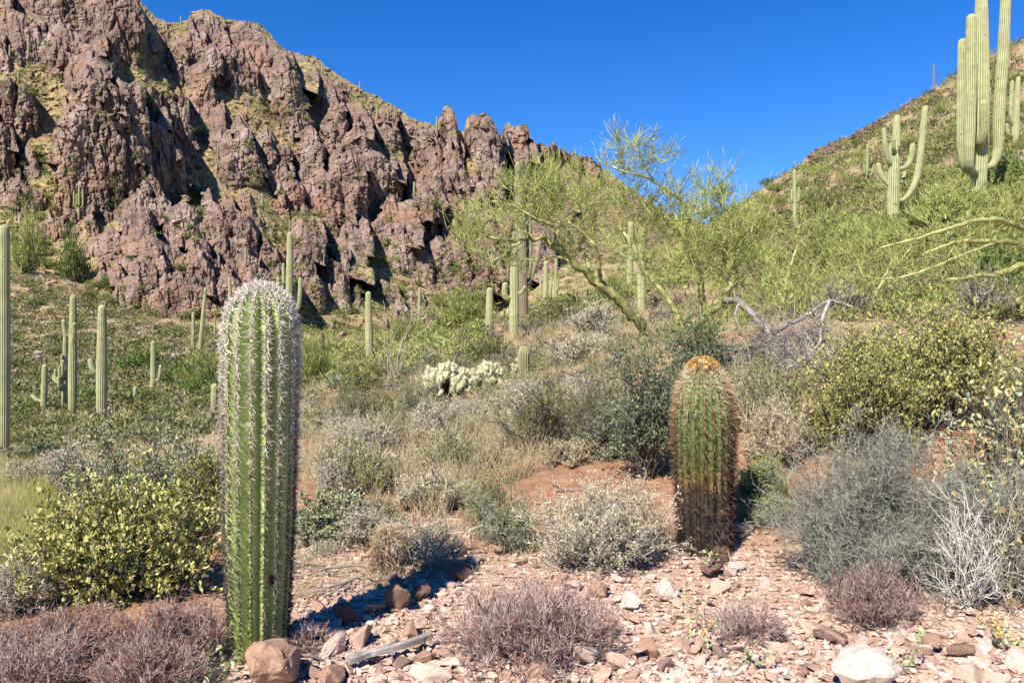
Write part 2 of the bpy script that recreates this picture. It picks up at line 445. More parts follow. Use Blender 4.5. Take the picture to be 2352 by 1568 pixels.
idx = np.arange(UU.size).reshape(UU.shape)
gm = MB()
gq = np.stack([idx[:-1, :-1], idx[:-1, 1:], idx[1:, 1:], idx[1:, :-1]], -1).reshape(-1, 4)
trail = np.clip((5.75 + .5 * (fbm(XXg * 1.2, YY * 1.2, 3) - .5) * 2 - YY) / .4, 0, 1)
trail *= np.clip((XXg + 2.0 + .5 * (fbm(XXg, YY, 9) - .5)) / .5, 0, 1)
gm.add(np.stack([XXg, YY, ZZg], -1), gq, trail.ravel())
mg, n, l, b = new_mat("ground")
co = coords(n)
t1 = noise(n, l, .35, 6, .6, co); t2 = noise(n, l, 7, 8, .65, co); t3 = noise(n, l, 40, 4, .6, co)
soil = ramp(n, [(.3, (.24, .115, .065)), (.5, (.34, .185, .11)), (.7, (.43, .29, .19))]); l.new(t2.outputs[0], soil.inputs[0])
dry = ramp(n, [(.3, (.24, .18, .10)), (.7, (.42, .34, .21))]); l.new(t2.outputs[0], dry.inputs[0])
dm = ramp(n, [(.36, (0, 0, 0)), (.5, (1, 1, 1))]); l.new(t1.outputs[0], dm.inputs[0])
sp = n.new("ShaderNodeSeparateXYZ"); l.new(co, sp.inputs[0])
far = n.new("ShaderNodeMapRange"); far.inputs[1].default_value = 7; far.inputs[2].default_value = 14; far.inputs[4].default_value = .9
l.new(sp.outputs[1], far.inputs[0])
dd = n.new("ShaderNodeMath"); dd.operation = 'MULTIPLY'; l.new(dm.outputs[0], dd.inputs[0]); l.new(far.outputs[0], dd.inputs[1])
c = mixc(n, l, dd.outputs[0], soil.outputs[0], dry.outputs[0])
vo = n.new("ShaderNodeTexVoronoi"); vo.inputs["Scale"].default_value = 26; l.new(co, vo.inputs["Vector"])
vp = ramp(n, [(0, (.42, .27, .19)), (.4, (.54, .38, .29)), (.75, (.48, .32, .24)), (1, (.62, .48, .38))])
sv = n.new("ShaderNodeSeparateColor"); l.new(vo.outputs["Color"], sv.inputs[0]); l.new(sv.outputs[0], vp.inputs[0])
c = mixc(n, l, attr(n), c, vp.outputs[0])
l.new(c, b.inputs["Base Color"]); b.inputs["Roughness"].default_value = .95; b.inputs["Specular IOR Level"].default_value = .1
bp = n.new("ShaderNodeBump"); bp.inputs["Strength"].default_value = .9; bp.inputs["Distance"].default_value = .05
ad = n.new("ShaderNodeMath"); ad.operation = 'ADD'; l.new(t2.outputs[0], ad.inputs[0]); l.new(t3.outputs[0], ad.inputs[1])
l.new(ad.outputs[0], bp.inputs["Height"]); l.new(bp.outputs[0], b.inputs["Normal"])
tag(gm.build("ground", mg, smooth=True), kind="structure")
# the trail behind the viewer and the plain far below the ridges
ap = MB()
gx, gy = np.meshgrid(np.linspace(-40, 40, 60), np.linspace(-40, 1.21, 40))
ap.add(np.stack([gx, gy, np.full(gx.shape, -0.012) + (fbm(gx, gy, 4) - .5) * .03 - .02], -1),
       (lambda i: np.stack([i[:-1, :-1], i[:-1, 1:], i[1:, 1:], i[1:, :-1]], -1).reshape(-1, 4))(np.arange(gx.size).reshape(gx.shape)), 1.0)
tag(ap.build("path", mg, smooth=True), kind="structure")
pl = MB(); pl.add([[-4000, -4000, -30], [4000, -4000, -30], [4000, 4000, -30], [-4000, 4000, -30]], [[0, 1, 2, 3]], 0.0)
tag(pl.build("terrain", mg), kind="structure")

# ------------------------------------------------------------------ the mountain
SK = np.array([(-140, -170), (200, -60), (320, 0), (347, 27), (363, 43), (383, 50), (413, 53), (430, 45), (440, 30), (460, 22), (480, 24), (505, 38), (515, 43), (540, 46), (567, 47),
               (600, 58), (630, 90), (650, 113), (668, 116), (690, 125), (720, 128), (745, 150), (765, 165), (800, 185), (850, 215), (890, 235), (925, 255), (945, 274), (980, 281), (1000, 290),
               (1012, 272), (1018, 250), (1030, 243), (1040, 250), (1048, 268), (1052, 298), (1066, 302), (1071, 276), (1078, 266), (1088, 260), (1094, 266), (1102, 260), (1118, 259), (1127, 268), (1136, 285), (1146, 308),
               (1153, 310), (1159, 288), (1166, 280), (1175, 288), (1190, 287), (1203, 284), (1213, 288), (1216, 312), (1230, 330), (1244, 328), (1258, 336), (1268, 326), (1276, 328), (1282, 340), (1296, 341), (1304, 352), (1314, 346), (1328, 357), (1345, 358), (1360, 364), (1375, 378),
               (1400, 398), (1440, 425), (1480, 455), (1530, 487), (1640, 520), (1790, 540)], float)
rngm = np.random.default_rng(11)
NU, NV = 980, 430
VB = 880.0
MU = np.linspace(-130, 1780, NU)
SU0 = np.interp(MU, SK[:, 0], SK[:, 1])
SU = SU0 + (fbm(MU / 7, MU * 0, 2, 3) - .5) * 9
kk = np.exp(-np.linspace(-2, 2, 61) ** 2); SU0 = np.convolve(np.pad(SU0, 30, mode="edge"), kk / kk.sum(), "valid")
sv_ = np.linspace(0, 1, NV) ** 1.0
MUg, Sg = np.meshgrid(MU, sv_)
MVg = SU[None, :] + (VB - SU[None, :]) * Sg
SD = np.interp(MU, [-130, 330, 460, 660, 950, 1100, 1160, 1230, 1370, 1530, 1780], [235, 250, 275, 300, 335, 350, 400, 430, 470, 500, 520])
BD = np.interp(MU, [-130, 200, 560, 700, 900, 1200, 1500, 1780], [100, 86, 82, 90, 98, 125, 190, 280])
Sm = np.clip((MVg - SU0[None, :]) / (VB - SU0[None, :]), -.05, 1)
MY = np.exp(np.log(SD)[None, :] * (1 - Sm) + np.log(BD)[None, :] * Sm)
MY *= 1 + .10 * (fbm(MUg / 150, MVg / 190, 21, 3) - .5)
ROCK = np.zeros_like(MY)
SOIL = [(660, 235, 110, 70), (90, 165, 70, 55), (60, 230, 40, 30), (100, 400, 45, 80), (690, 520, 90, 40), (880, 600, 100, 60), (770, 590, 50, 30), (540, 330, 60, 25), (30, 530, 110, 70), (60, 640, 160, 60), (150, 720, 220, 90),
        (330, 780, 220, 60), (780, 720, 160, 60), (905, 340, 40, 22), (640, 640, 40, 40), (440, 500, 30, 60), (460, 400, 30, 40), (990, 480, 30, 20), (1000, 640, 120, 70), (1180, 700, 200, 60), (1420, 600, 160, 110), (1330, 480, 90, 60), (1250, 390, 50, 30),
        (700, 150, 40, 16), (830, 225, 50, 12), (260, 450, 25, 40), (1100, 390, 35, 25), (590, 420, 30, 30), (430, 640, 15, 20), (300, 130, 60, 30), (340, 200, 40, 40)]
def soilmask(u, v):
    m = np.zeros(np.shape(u))
    du = (fbm(u / 40, v / 40, 31, 3) - .5) * 50; dv = (fbm(u / 40, v / 40, 37, 3) - .5) * 50
    for (a, b_, ru, rv) in SOIL:
        q = ((u + du - a) / ru) ** 2 + ((v + dv - b_) / rv) ** 2
        m = np.maximum(m, np.clip(1.6 - 1.2 * q, 0, 1))
    return m
SM = soilmask(MUg, MVg)
def pillar(uc, vt, w, vb, f=0.15, lean=0.0, rnd=.7, taper=.5, prot=0.0, wob=.25, dome=.35, sid=0):
    i0 = np.searchsorted(MU, uc - w * 1.5 - abs(lean) * (vb - vt)); i1 = np.searchsorted(MU, uc + w * 1.5 + abs(lean) * (vb - vt))
    if i1 - i0 < 2: return
    cols = slice(max(i0, 0), min(i1, NU))
    Sc = SU[cols]
    j0 = int(max(0, np.floor(np.min((vt - 2 - Sc) / (VB - Sc)) * (NV - 1)))); j1 = int(min(NV, np.ceil(np.max((vb - Sc) / (VB - Sc)) * (NV - 1)) + 1))
    if j1 - j0 < 2: return
    rows = slice(j0, j1)
    u = MUg[rows, cols]; v = MVg[rows, cols]; Yc = MY[rows, cols]
    ci = int(np.clip(np.searchsorted(MU, uc), 0, NU - 1))
    def at(vv): return MY[int(np.clip((vv - SU[ci]) / (VB - SU[ci]) * (NV - 1), 0, NV - 1)), ci]
    Lh = vb - vt; Yb = at(vb); Yt = at(vt); mpp = Yb / F
    dv = v - vt
    wv = w * ((1 - taper) + taper * np.clip(dv / (Lh * .6), 0, 1) ** .8)
    x = (u - uc - lean * dv + (fbm(u / (w * .7), v / (w * .9), 50 + sid, 3) - .5) * w * wob * 2) / wv
    ax = np.abs(x)
    rs = np.random.default_rng(1000 + sid); x0 = rs.uniform(-.35, .6); pw = rs.uniform(1.1, 2.2)
    xs = np.where(x < x0, (x0 - x) / (1 + x0), (x - x0) / (1 - x0))
    front = Yb + (vb - v) / Lh * (Yt - Yb) * f + mpp * w * rnd * np.clip(xs, 0, 1) ** pw - mpp * w * prot * np.clip((vb - v) / (Lh * .5), 0, 1)
    front = front + mpp * w * .5 * np.exp(-np.maximum(dv - dome * w * ax, 0) / (w * .3))
    front = front + mpp * w * .3 * (fbm(u / (w * .35), v / (w * .9), 80 + sid, 3) - .5)
    ok = (ax < 1) & (dv > dome * w * ax * 1.6) & (v < vb + w * .5 * ax) & (front < Yc)
    MY[rows, cols] = np.where(ok, front, Yc)
    ROCK[rows, cols] = np.where(ok, 1.0, ROCK[rows, cols])
# the large masses one can tell apart: centre, top, half width, foot
BIG = [(90, -160, 200, 70, .5), (240, -60, 90, 150, .4), (30, 20, 90, 140, .4), (470, 20, 48, 130, .45), (560, 44, 130, 200, .45), (430, 70, 50, 190, .3), (640, 110, 40, 230, .4), (500, 90, 90, 210, .3), (690, 128, 40, 200, .6),
       (150, 60, 70, 200, .35), (205, 110, 60, 230, .2), (130, 95, 38, 170, .3),
       (205, 148, 62, 500, .08), (240, 180, 45, 420, .1), (275, 175, 40, 400, .1), (310, 185, 30, 370, .1), (350, 195, 30, 350, .12), (385, 200, 26, 350, .12), (415, 215, 24, 360, .12), (170, 250, 42, 520, .06),
       (15, 172, 26, 330, .1), (52, 192, 34, 330, .15), (0, 300, 40, 420, .1), (70, 335, 22, 390, .15), (40, 412, 62, 500, .2), (120, 495, 60, 560, .3), (345, 275, 66, 470, .12), (300, 350, 48, 490, .12), (395, 330, 34, 470, .15), (262, 300, 34, 480, .1),
       (335, 430, 90, 540, .25), (250, 520, 60, 600, .25), (420, 460, 50, 590, .2), (480, 455, 60, 600, .2), (540, 470, 48, 620, .2), (610, 550, 40, 640, .2), (350, 535, 110, 700, .22), (450, 560, 90, 720, .22), (320, 610, 70, 745, .1), (400, 640, 100, 790, .12), (470, 680, 70, 790, .15), (520, 620, 50, 760, .2),
       (580, 600, 50, 720, .2), (640, 610, 40, 740, .2), (700, 565, 34, 700, .25), (760, 590, 40, 700, .3), (700, 480, 44, 590, .3), (560, 285, 32, 430, .2), (600, 300, 30, 420, .2), (530, 350, 30, 440, .2), (640, 330, 32, 430, .2), (510, 300, 24, 360, .3),
       (770, 180, 34, 290, .35), (735, 200, 30, 280, .35), (800, 215, 26, 300, .3), (772, 232, 34, 400, .12), (755, 278, 24, 380, .2), (822, 282, 62, 470, .22), (855, 340, 60, 500, .28), (795, 340, 50, 520, .25), (740, 380, 44, 500, .25), (700, 380, 40, 470, .3), (660, 400, 38, 480, .3),
       (880, 270, 40, 340, .3), (930, 275, 44, 340, .35), (985, 296, 46, 460, .22), (1020, 330, 50, 480, .28), (1045, 380, 50, 520, .3), (950, 300, 24, 340, .3), (1001, 402, 40, 540, .3), (960, 440, 46, 560, .3), (900, 470, 46, 560, .3), (1090, 380, 46, 480, .3), (1120, 350, 44, 480, .25), (1060, 460, 60, 560, .35),
       (1030, 243, 22, 330, .15), (1095, 258, 26, 360, .15), (1120, 262, 26, 380, .15), (1185, 282, 26, 340, .15), (1195, 340, 26, 420, .2), (870, 500, 44, 580, .3), (920, 545, 34, 630, .2), (960, 560, 40, 640, .2), (1000, 540, 44, 640, .25), (1060, 540, 50, 640, .3), (1110, 500, 50, 620, .3), (1160, 480, 50, 620, .3),
       (880, 640, 30, 700, .4), (940, 650, 40, 700, .4), (1160, 560, 60, 690, .3), (1220, 500, 60, 640, .3), (1240, 580, 60, 700, .3), (1300, 560, 50, 680, .4), (1060, 610, 60, 700, .4)]
for k, (uc, vt, w, vb, f) in enumerate(BIG):
    pillar(uc, vt, w, vb, f, lean=rngm.uniform(-.03, .06), rnd=rngm.uniform(.5, .9), taper=rngm.uniform(.3, .6), prot=.15, sid=k)
# basalt columns along the far ridge
for uc in np.arange(1226, 1380, 6.5):
    vt = np.interp(uc, MU, SU); pillar(uc, vt - 2, rngm.uniform(3.5, 6.5), vt + rngm.uniform(25, 50), .1, taper=.2, rnd=.6, prot=1.0, sid=int(uc))
cnt = 0
for w0, w1, num in ((20, 40, 80), (9, 20, 520), (4, 9, 2000)):
    for k in range(num):
        uc = rngm.uniform(-120, 1500); top = np.interp(uc, MU, SU)
        vt = rngm.uniform(top + 2, 745 if uc < 1000 else 690)
        if uc < 230 and vt > 540 and rngm.random() < .9: continue
        if uc > 1200 and vt > 380 and rngm.random() < .55: continue
        sm = soilmask(np.array(uc), np.array(vt + w0))
        if rngm.random() < sm * .93: continue
        w = rngm.uniform(w0, w1)
        pillar(uc, vt, w, vt + w * rngm.uniform(1.8, 4.6), rngm.uniform(.25, .85), lean=rngm.uniform(-.08, .2), rnd=rngm.uniform(.5, 1.2), taper=rngm.uniform(.2, .9), prot=rngm.uniform(.1, .6), wob=.4, sid=k % 97)
mpp = MY / F
rk = .34 + .66 * ROCK
rid = 1 - np.abs(2 * fbm(MUg / 17, MVg / 30, 61, 4) - 1)
rid2 = 1 - np.abs(2 * fbm((MUg - .25 * MVg) / 7, MVg / 26, 63, 3) - 1)
MY -= mpp * rk * (11 * (rid - .6) + 6 * (rid2 - .6) + 6 * (fbm(MUg / 6, MVg / 9, 67, 3) - .5) + 3.5 * (fbm(MUg / 2.2, MVg / 2.6, 71, 2) - .5))
crk = np.clip(1 - np.abs(2 * fbm((MUg - .18 * MVg) / 20, MVg / 95, 73, 3) - 1) * 9, 0, 1) + .6 * np.clip(1 - np.abs(2 * fbm(MUg / 34 + MVg / 200, (MVg + .2 * MUg) / 16, 77, 3) - 1) * 11, 0, 1)
MY += mpp * ROCK * 9 * np.clip(crk, 0, 1)
MY -= mpp * (1 - ROCK) * (8 * np.clip(fbm(MUg / 9, MVg / 5, 79, 3) - .52, 0, 1) / .2 + 4 * (vnoise(MUg / 3.2, MVg / 2.4, 81) - .5))
mm_ = MB()
idx = np.arange(MUg.size).reshape(MUg.shape)
mq = np.stack([idx[:-1, :-1], idx[1:, :-1], idx[1:, 1:], idx[:-1, 1:]], -1).reshape(-1, 4)
MP = P(MUg, MVg, MY)
rock_at = np.clip(ROCK * (1 - .55 * np.clip(SM - .3, 0, 1)) + (fbm(MUg / 9, MVg / 9, 91, 3) - .5) * .5 + (1 - SM) * .28, 0, 1)
gen = -np.gradient(MY, axis=0) / np.gradient(MVg, axis=0) / mpp
gs = np.cumsum(np.cumsum(np.pad(np.clip(gen, -1, 6), ((5, 4), (5, 4)), mode='edge'), 0), 1)
gs = (gs[9:, 9:] - gs[:-9, 9:] - gs[9:, :-9] + gs[:-9, :-9]) / 81.0
LEDGE = np.zeros_like(MY); LEDGE[:gs.shape[0], :gs.shape[1]] = np.clip((gs[:NV, :NU] - 2.3) / 1.2, 0, 1)
rock_at = np.clip(rock_at - .42 * LEDGE, 0, 1)
mm_.add(MP, mq, rock_at.ravel())
# the far side of the ridge, falling away
back = [P(MU, SU, MY[0])]
for k, (dy, dz) in enumerate(((6, -2), (30, -14), (90, -60), (200, -160))):
    q = back[0].copy(); q[:, 1] += dy; q[:, 0] *= (q[:, 1] / back[0][:, 1]); q[:, 2] = np.maximum(q[:, 2] + dz, -29); back.append(q)
bk = np.stack(back); ib = np.arange(bk.shape[0] * NU).reshape(bk.shape[0], NU)
mm_.add(bk, np.stack([ib[:-1, :-1], ib[:-1, 1:], ib[1:, 1:], ib[1:, :-1]], -1).reshape(-1, 4), .7)
mt, n, l, b = new_mat("mountain_rock")
co = coords(n)
cz = coords(n, "Object", l, (1, 1, .45))
a1 = noise(n, l, .035, 8, .65, co); a2 = noise(n, l, .22, 8, .65, cz); a3 = noise(n, l, 1.1, 6, .65, cz)
rc = ramp(n, [(.28, (.07, .05, .04)), (.42, (.16, .112, .085)), (.55, (.22, .155, .118)), (.64, (.27, .19, .145)), (.76, (.40, .30, .24))]); l.new(a2.outputs[0], rc.inputs[0])
og = ramp(n, [(.52, (0, 0, 0)), (.68, (1, 1, 1))]); l.new(a1.outputs[0], og.inputs[0])
oz = n.new("ShaderNodeMath"); oz.operation = 'MULTIPLY'; l.new(og.outputs[0], oz.inputs[0]); oz.inputs[1].default_value = .55
c = mixc(n, l, oz.outputs[0], rc.outputs[0], (.31, .165, .095))
a4 = noise(n, l, .09, 5, .6, coords(n, "Object", l, (1, 1, .35)), .8)
pk_ = ramp(n, [(.54, (0, 0, 0)), (.70, (1, 1, 1))]); l.new(a4.outputs[0], pk_.inputs[0])
pz = n.new("ShaderNodeMath"); pz.operation = 'MULTIPLY'; l.new(pk_.outputs[0], pz.inputs[0]); pz.inputs[1].default_value = .6
c = mixc(n, l, pz.outputs[0], c, (.40, .31, .26))
fn = ramp(n, [(.3, (.5,) * 3), (.52, (1.0,) * 3), (.75, (1.3,) * 3)]); l.new(a3.outputs[0], fn.inputs[0])
c = mixc(n, l, 1.0, c, fn.outputs[0], 'MULTIPLY')
so = ramp(n, [(.3, (.16, .115, .07)), (.42, (.29, .205, .115)), (.5, (.17, .145, .065)), (.58, (.37, .27, .145)), (.66, (.20, .165, .075)), (.78, (.27, .18, .125))]); l.new(a2.outputs[0], so.inputs[0])
rr = ramp(n, [(.38, (0, 0, 0)), (.56, (1, 1, 1))]); l.new(attr(n), rr.inputs[0])
c = mixc(n, l, rr.outputs[0], so.outputs[0], c)
l.new(c, b.inputs["Base Color"]); b.inputs["Roughness"].default_value = .95; b.inputs["Specular IOR Level"].default_value = .1
bp = n.new("ShaderNodeBump"); bp.inputs["Strength"].default_value = .8; bp.inputs["Distance"].default_value = .6
l.new(a3.outputs[0], bp.inputs["Height"]); l.new(bp.outputs[0], b.inputs["Normal"])
tag(mm_.build("mountain", mt), kind="structure")
def mpos(u, v):
    """point on the mountain seen at a photo position"""
    i = int(np.clip(np.searchsorted(MU, u), 0, NU - 1)); j = int(np.clip((v - SU[i]) / (VB - SU[i]) * (NV - 1), 0, NV - 1))
    return MP[j, i], MY[j, i], SM[j, i], ROCK[j, i]

# ------------------------------------------------------------------ saguaros
def col_path(p0, p1, K=14, bend=None):
    pts = [p0, p1] if bend is None else [p0] + list(bend) + [p1]
    return catmull(pts, K)

def saguaro(label, base, top, Y, w, arms=(), ribs=16, group="saguaros on the slopes", depth=.17, near=False, wt=None, mid=(), cat="saguaro", mat="saguaro", trunk_mult=1.0):
    """base, top = photo points of the column's foot and tip; arms = lists of photo points from the joint to the tip with a width"""
    zg = gz((base[0] - CX) / F * Y, Y)
    foot = P(base[0], base[1], Y)
    foot[2] = min(foot[2], float(zg)) if abs(foot[2] - zg) < .02 * Y else foot[2]
    root = empty("saguaro", foot, label, cat, group)
    tip = P(top[0], top[1], Y)
    R = w / 2 / F * Y * 1.02
    K = 26 if Y < 70 else 12
    pts = [foot - np.array([0, 0, .25])] + [P(a, b_, Y) for a, b_ in mid] + [tip]
    path = col_path(pts[0], pts[-1], K, pts[1:-1]) - foot
    s = np.linspace(0, 1, K)
    Rt = (wt / 2 / F * Y) if wt else R * .86
    rad = R * (.86 + .14 * np.clip(s / .35, 0, 1)) * np.where(s > .35, 1, 1) * (1 - (1 - Rt / R) * np.clip((s - .4) / .6, 0, 1) ** 1.5)
    mb = MB(); sd = abs(hash(label)) % 1000 if False else int(base[0] * 7 + top[1]) % 1000
    per = 4 if Y < 70 else 2
    ribbed(mb, path, rad, ribs, depth, (1, 0.15, 0), per, True, .05, sd)
    mb.build("trunk", M[mat], root, smooth=True)
    for k, (apts, aw, dy) in enumerate(arms):
        n_ = len(apts)
        q = [P(a, b_, Y + dy * (i / max(1, n_ - 1)) ** .6) for i, (a, b_) in enumerate(apts)]
        pa = catmull(q, 20 if Y < 70 else 10) - foot
        ra = aw / 2 / F * Y
        sa = np.linspace(0, 1, len(pa))
        rr_ = ra * (.62 + .38 * np.clip(sa / .3, 0, 1)) * (1 - .12 * np.clip((sa - .6) / .4, 0, 1))
        m2 = MB(); ribbed(m2, pa, rr_, max(9, ribs - 4), depth, (0.05, 1, 0.02), per, True, .05, sd + k)
        m2.build("arm", M[mat], root, smooth=True)
    return root

SG = [
 ("tall armless saguaro cut by the left picture edge, standing nearest on the valley side", (9, 1065), (10, 527), 19, 24, [], {}),
 ("saguaro with one thin arm sticking out low, shortest of the left valley group", (99, 968), (103, 842), 38, 13, [([(98, 921), (88, 920), (80, 914), (75, 909)], 8, 0)], {}),
 ("brown-footed saguaro with two short upright arms near its top, left valley group", (166, 968), (168, 684), 36, 18, [([(162, 772), (152, 768), (148, 755), (146, 738)], 10, -.1), ([(170, 784), (171, 776), (171, 745)], 10, -.6)], {"wt": 13}),
 ("dark saguaro crowded with many small arms, right behind the brown-footed one", (147, 955), (150, 768), 39, 12, [([(147, 880), (137, 878), (133, 866)], 5, -.2), ([(148, 875), (158, 872), (156, 862)], 6, -.3), ([(146, 872), (141, 866), (142, 816)], 6, -.2), ([(147, 868), (144, 862), (145, 830)], 7, -.6), ([(146, 890), (136, 890), (137, 842)], 6, -.3), ([(146, 876), (128, 868), (127, 850)], 6, 0), ([(146, 888), (124, 872), (123, 862)], 6, .1), ([(146, 892), (137, 894), (136, 866)], 6, -.7)], {"wt": 8}),
 ("bright saguaro with a single stubby arm raised on its left, above the grey jojoba", (233, 972), (235, 709), 33, 23, [([(226, 858), (216, 852), (211, 842), (208, 829)], 13, -.1)], {"wt": 17}),
 ("small saguaro with one curved arm, at the foot of the brown boulder dome", (352, 915), (352, 788), 50, 12, [([(356, 873), (363, 872), (367, 862), (369, 841)], 8, -.1)], {}),
 ("short thick young saguaro standing alone in low scrub left of the big spiny one", (311, 930), (311, 892), 40, 11, [], {"ribs": 12}),
 ("slim straight saguaro beside the leaning one, under the boulder dome", (444, 858), (444, 720), 58, 8, [], {}),
 ("saguaro leaning to the right beside a slim straight one", (453, 845), (472, 664), 60, 10, [], {"wt": 7}),
 ("thin small dark saguaro close to the left edge of the big spiny cactus top", (494, 775), (494, 729), 70, 5, [], {"ribs": 10}),
 ("short young saguaro peeking out from behind the left side of the big spiny one", (493, 960), (493, 888), 25, 17, [], {"ribs": 13}),
 ("tall many-armed saguaro rising behind the crown of the big spiny cactus", (664, 745), (666, 539), 62, 16, [([(660, 690), (653, 682), (651, 650), (651, 607)], 7, .3), ([(660, 705), (642, 700), (639, 680), (639, 640)], 9, -.3), ([(671, 712), (682, 710), (688, 690), (690, 642)], 10, -.5), ([(671, 708), (677, 700), (678, 656)], 6, .4)], {"wt": 12}),
 ("saguaro tip leaning left behind the crown of the big spiny cactus", (533, 760), (527, 640), 65, 9, [], {"wt": 7}),
 ("small saguaro with a crowd of short upright arms, in green bushes below the mountain", (742, 825), (742, 770), 66, 8, [([(742, 805), (735, 800), (732, 775)], 4, .1), ([(741, 812), (729, 812), (727, 798)], 6, -.2), ([(743, 812), (755, 812), (757, 802)], 6, -.2), ([(743, 812), (749, 810), (750, 797)], 5, -.5)], {"ribs": 10}),
 ("plain armless saguaro column standing left of the ocotillo wands", (849, 834), (846, 676), 43, 17, [], {"wt": 13}),
 ("far slim saguaro with two arms behind the ocotillo", (961, 755), (964, 663), 68, 6, [([(962, 735), (948, 735), (945, 712)], 5, 0), ([(963, 735), (978, 728), (983, 706)], 5, 0)], {"ribs": 10}),
 ("armless club-shaped saguaro in front of the lime green bush", (1124, 769), (1125, 668), 40, 18, [], {"wt": 15}),
 ("saguaro with two short fat arms curling up, in front of a taller brown one", (1180, 792), (1182, 568), 38, 22, [([(1178, 684), (1164, 684), (1159, 672), (1160, 655)], 14, -.2), ([(1186, 676), (1198, 672), (1202, 666), (1205, 660)], 9, -.3)], {"wt": 17}),
 ("tallest brown-trunked saguaro standing behind the two-armed one, top lost in palo verde twigs", (1204, 745), (1191, 382), 43, 24, [([(1210, 655), (1220, 640), (1232, 600), (1243, 543)], 10, .4), ([(1212, 640), (1217, 600), (1216, 520), (1213, 436)], 13, .5), ([(1196, 620), (1183, 610), (1180, 580), (1181, 536)], 11, .3), ([(1196, 645), (1175, 645), (1168, 636), (1166, 624)], 8, -.3)], {"wt": 17, "mat": "saguaro_old"}),
 ("small saguaro with two parallel upright arms behind the thick palo verde limb", (1253, 710), (1254, 604), 62, 12, [([(1250, 683), (1243, 678), (1242, 639)], 6, -.1), ([(1257, 688), (1263, 680), (1265, 652)], 7, -.1)], {"ribs": 12}),
 ("thin brown saguaro with one short arm, half hidden by the thick palo verde limb", (1277, 690), (1278, 597), 70, 9, [([(1279, 672), (1281, 665), (1282, 643)], 5, -.3)], {"ribs": 10}),
 ("thick plain saguaro seen through the palo verde branches", (1473, 740), (1474, 531), 45, 19, [], {"wt": 16}),
 ("saguaro with one low left arm behind the palo verde crown", (1446, 700), (1449, 516), 57, 14, [([(1444, 592), (1432, 588), (1428, 575), (1427, 558)], 9, -.2)], {}),
 ("large saguaro with many arms, one of them long and sweeping, on the hillside", (2049, 552), (2061, 271), 41, 26, [([(2055, 384), (2043, 372), (2034, 340), (2030, 299)], 11, -.3), ([(2042, 425), (2030, 412), (2022, 398), (2018, 380)], 12, .2), ([(2062, 389), (2080, 384), (2092, 366), (2096, 335)], 13, -.3), ([(2062, 462), (2082, 454), (2104, 415), (2115, 350), (2125, 250)], 15, -.2), ([(2060, 352), (2053, 344), (2052, 322)], 9, -.5), ([(2062, 350), (2066, 346), (2066, 334)], 6, -.5), ([(2060, 425), (2074, 412), (2078, 397)], 9, .6), ([(2056, 372), (2046, 350), (2047, 330)], 8, .4)], {"wt": 13, "mid": [(2053, 400), (2056, 355)]}),
 ("huge saguaro with tall parallel arms running out of the top of the picture", (2245, 470), (2255, -75), 31, 36, [([(2240, 395), (2220, 388), (2211, 362), (2209, 240), (2211, 99)], 21, -.2), ([(2246, 398), (2232, 394), (2226, 370), (2230, 200), (2231, 44)], 23, -.9), ([(2256, 388), (2280, 380), (2292, 345), (2296, 240), (2305, 110), (2311, -20)], 24, -.2), ([(2250, 345), (2252, 330), (2259, 300), (2260, 240)], 18, -.9), ([(2258, 230), (2266, 222), (2269, 206)], 14, .5)], {"wt": 20, "ribs": 20, "mid": [(2249, 380), (2253, 200)]}),
 ("pale two-columned saguaro at the right picture edge behind the huge one", (2331, 360), (2339, 181), 55, 15, [([(2328, 290), (2322, 262), (2325, 190)], 9, -.2), ([(2328, 312), (2317, 310), (2313, 288)], 8, -.3)], {"wt": 9, "mid": [(2333, 280)]}),
 ("small saguaro with three short arms high on the right hillside", (1991, 428), (1993, 335), 75, 8, [([(1990, 402), (1986, 398), (1985, 380)], 6, -.1), ([(1994, 405), (2003, 398), (2007, 380)], 5, 0), ([(1992, 405), (1994, 402), (1994, 391)], 5, -.6)], {"ribs": 12}),
 ("slender saguaro with a pair of arms on each side, lowest on the right hillside", (1826, 525), (1825, 394), 65, 9, [([(1824, 465), (1819, 460), (1819, 437)], 6, -.1), ([(1824, 466), (1814, 464), (1811, 458)], 5, 0), ([(1828, 463), (1834, 455), (1835, 432)], 6, -.1), ([(1828, 465), (1836, 460), (1837, 451)], 4, -.4)], {"ribs": 12}),
 ("brown stubby cactus beside the slender saguaro on the right hillside", (1800, 526), (1800, 511), 66, 8, [], {"ribs": 12, "mat": "saguaro_old"}),
 ("bare grey dead saguaro pole on the right skyline", (2145, 212), (2145, 148), 108, 4, [], {"ribs": 8, "mat": "saguaro_old"}),
 ("thin far saguaro on the right skyline behind a dark bush", (1772, 432), (1773, 395), 124, 3, [([(1772, 428), (1768, 424), (1768, 402)], 2.4, 0)], {"ribs": 8}),
]
M["saguaro_old"] = cactus_mat("saguaro_old_skin", (0.15, 0.155, 0.085), (0.36, 0.31, 0.20), (0.20, 0.13, 0.08), 1.0, 7.5)
for lab, ba, to, Y, w, arms, kw in SG:
    saguaro(lab, ba, to, Y, w, arms, **kw)

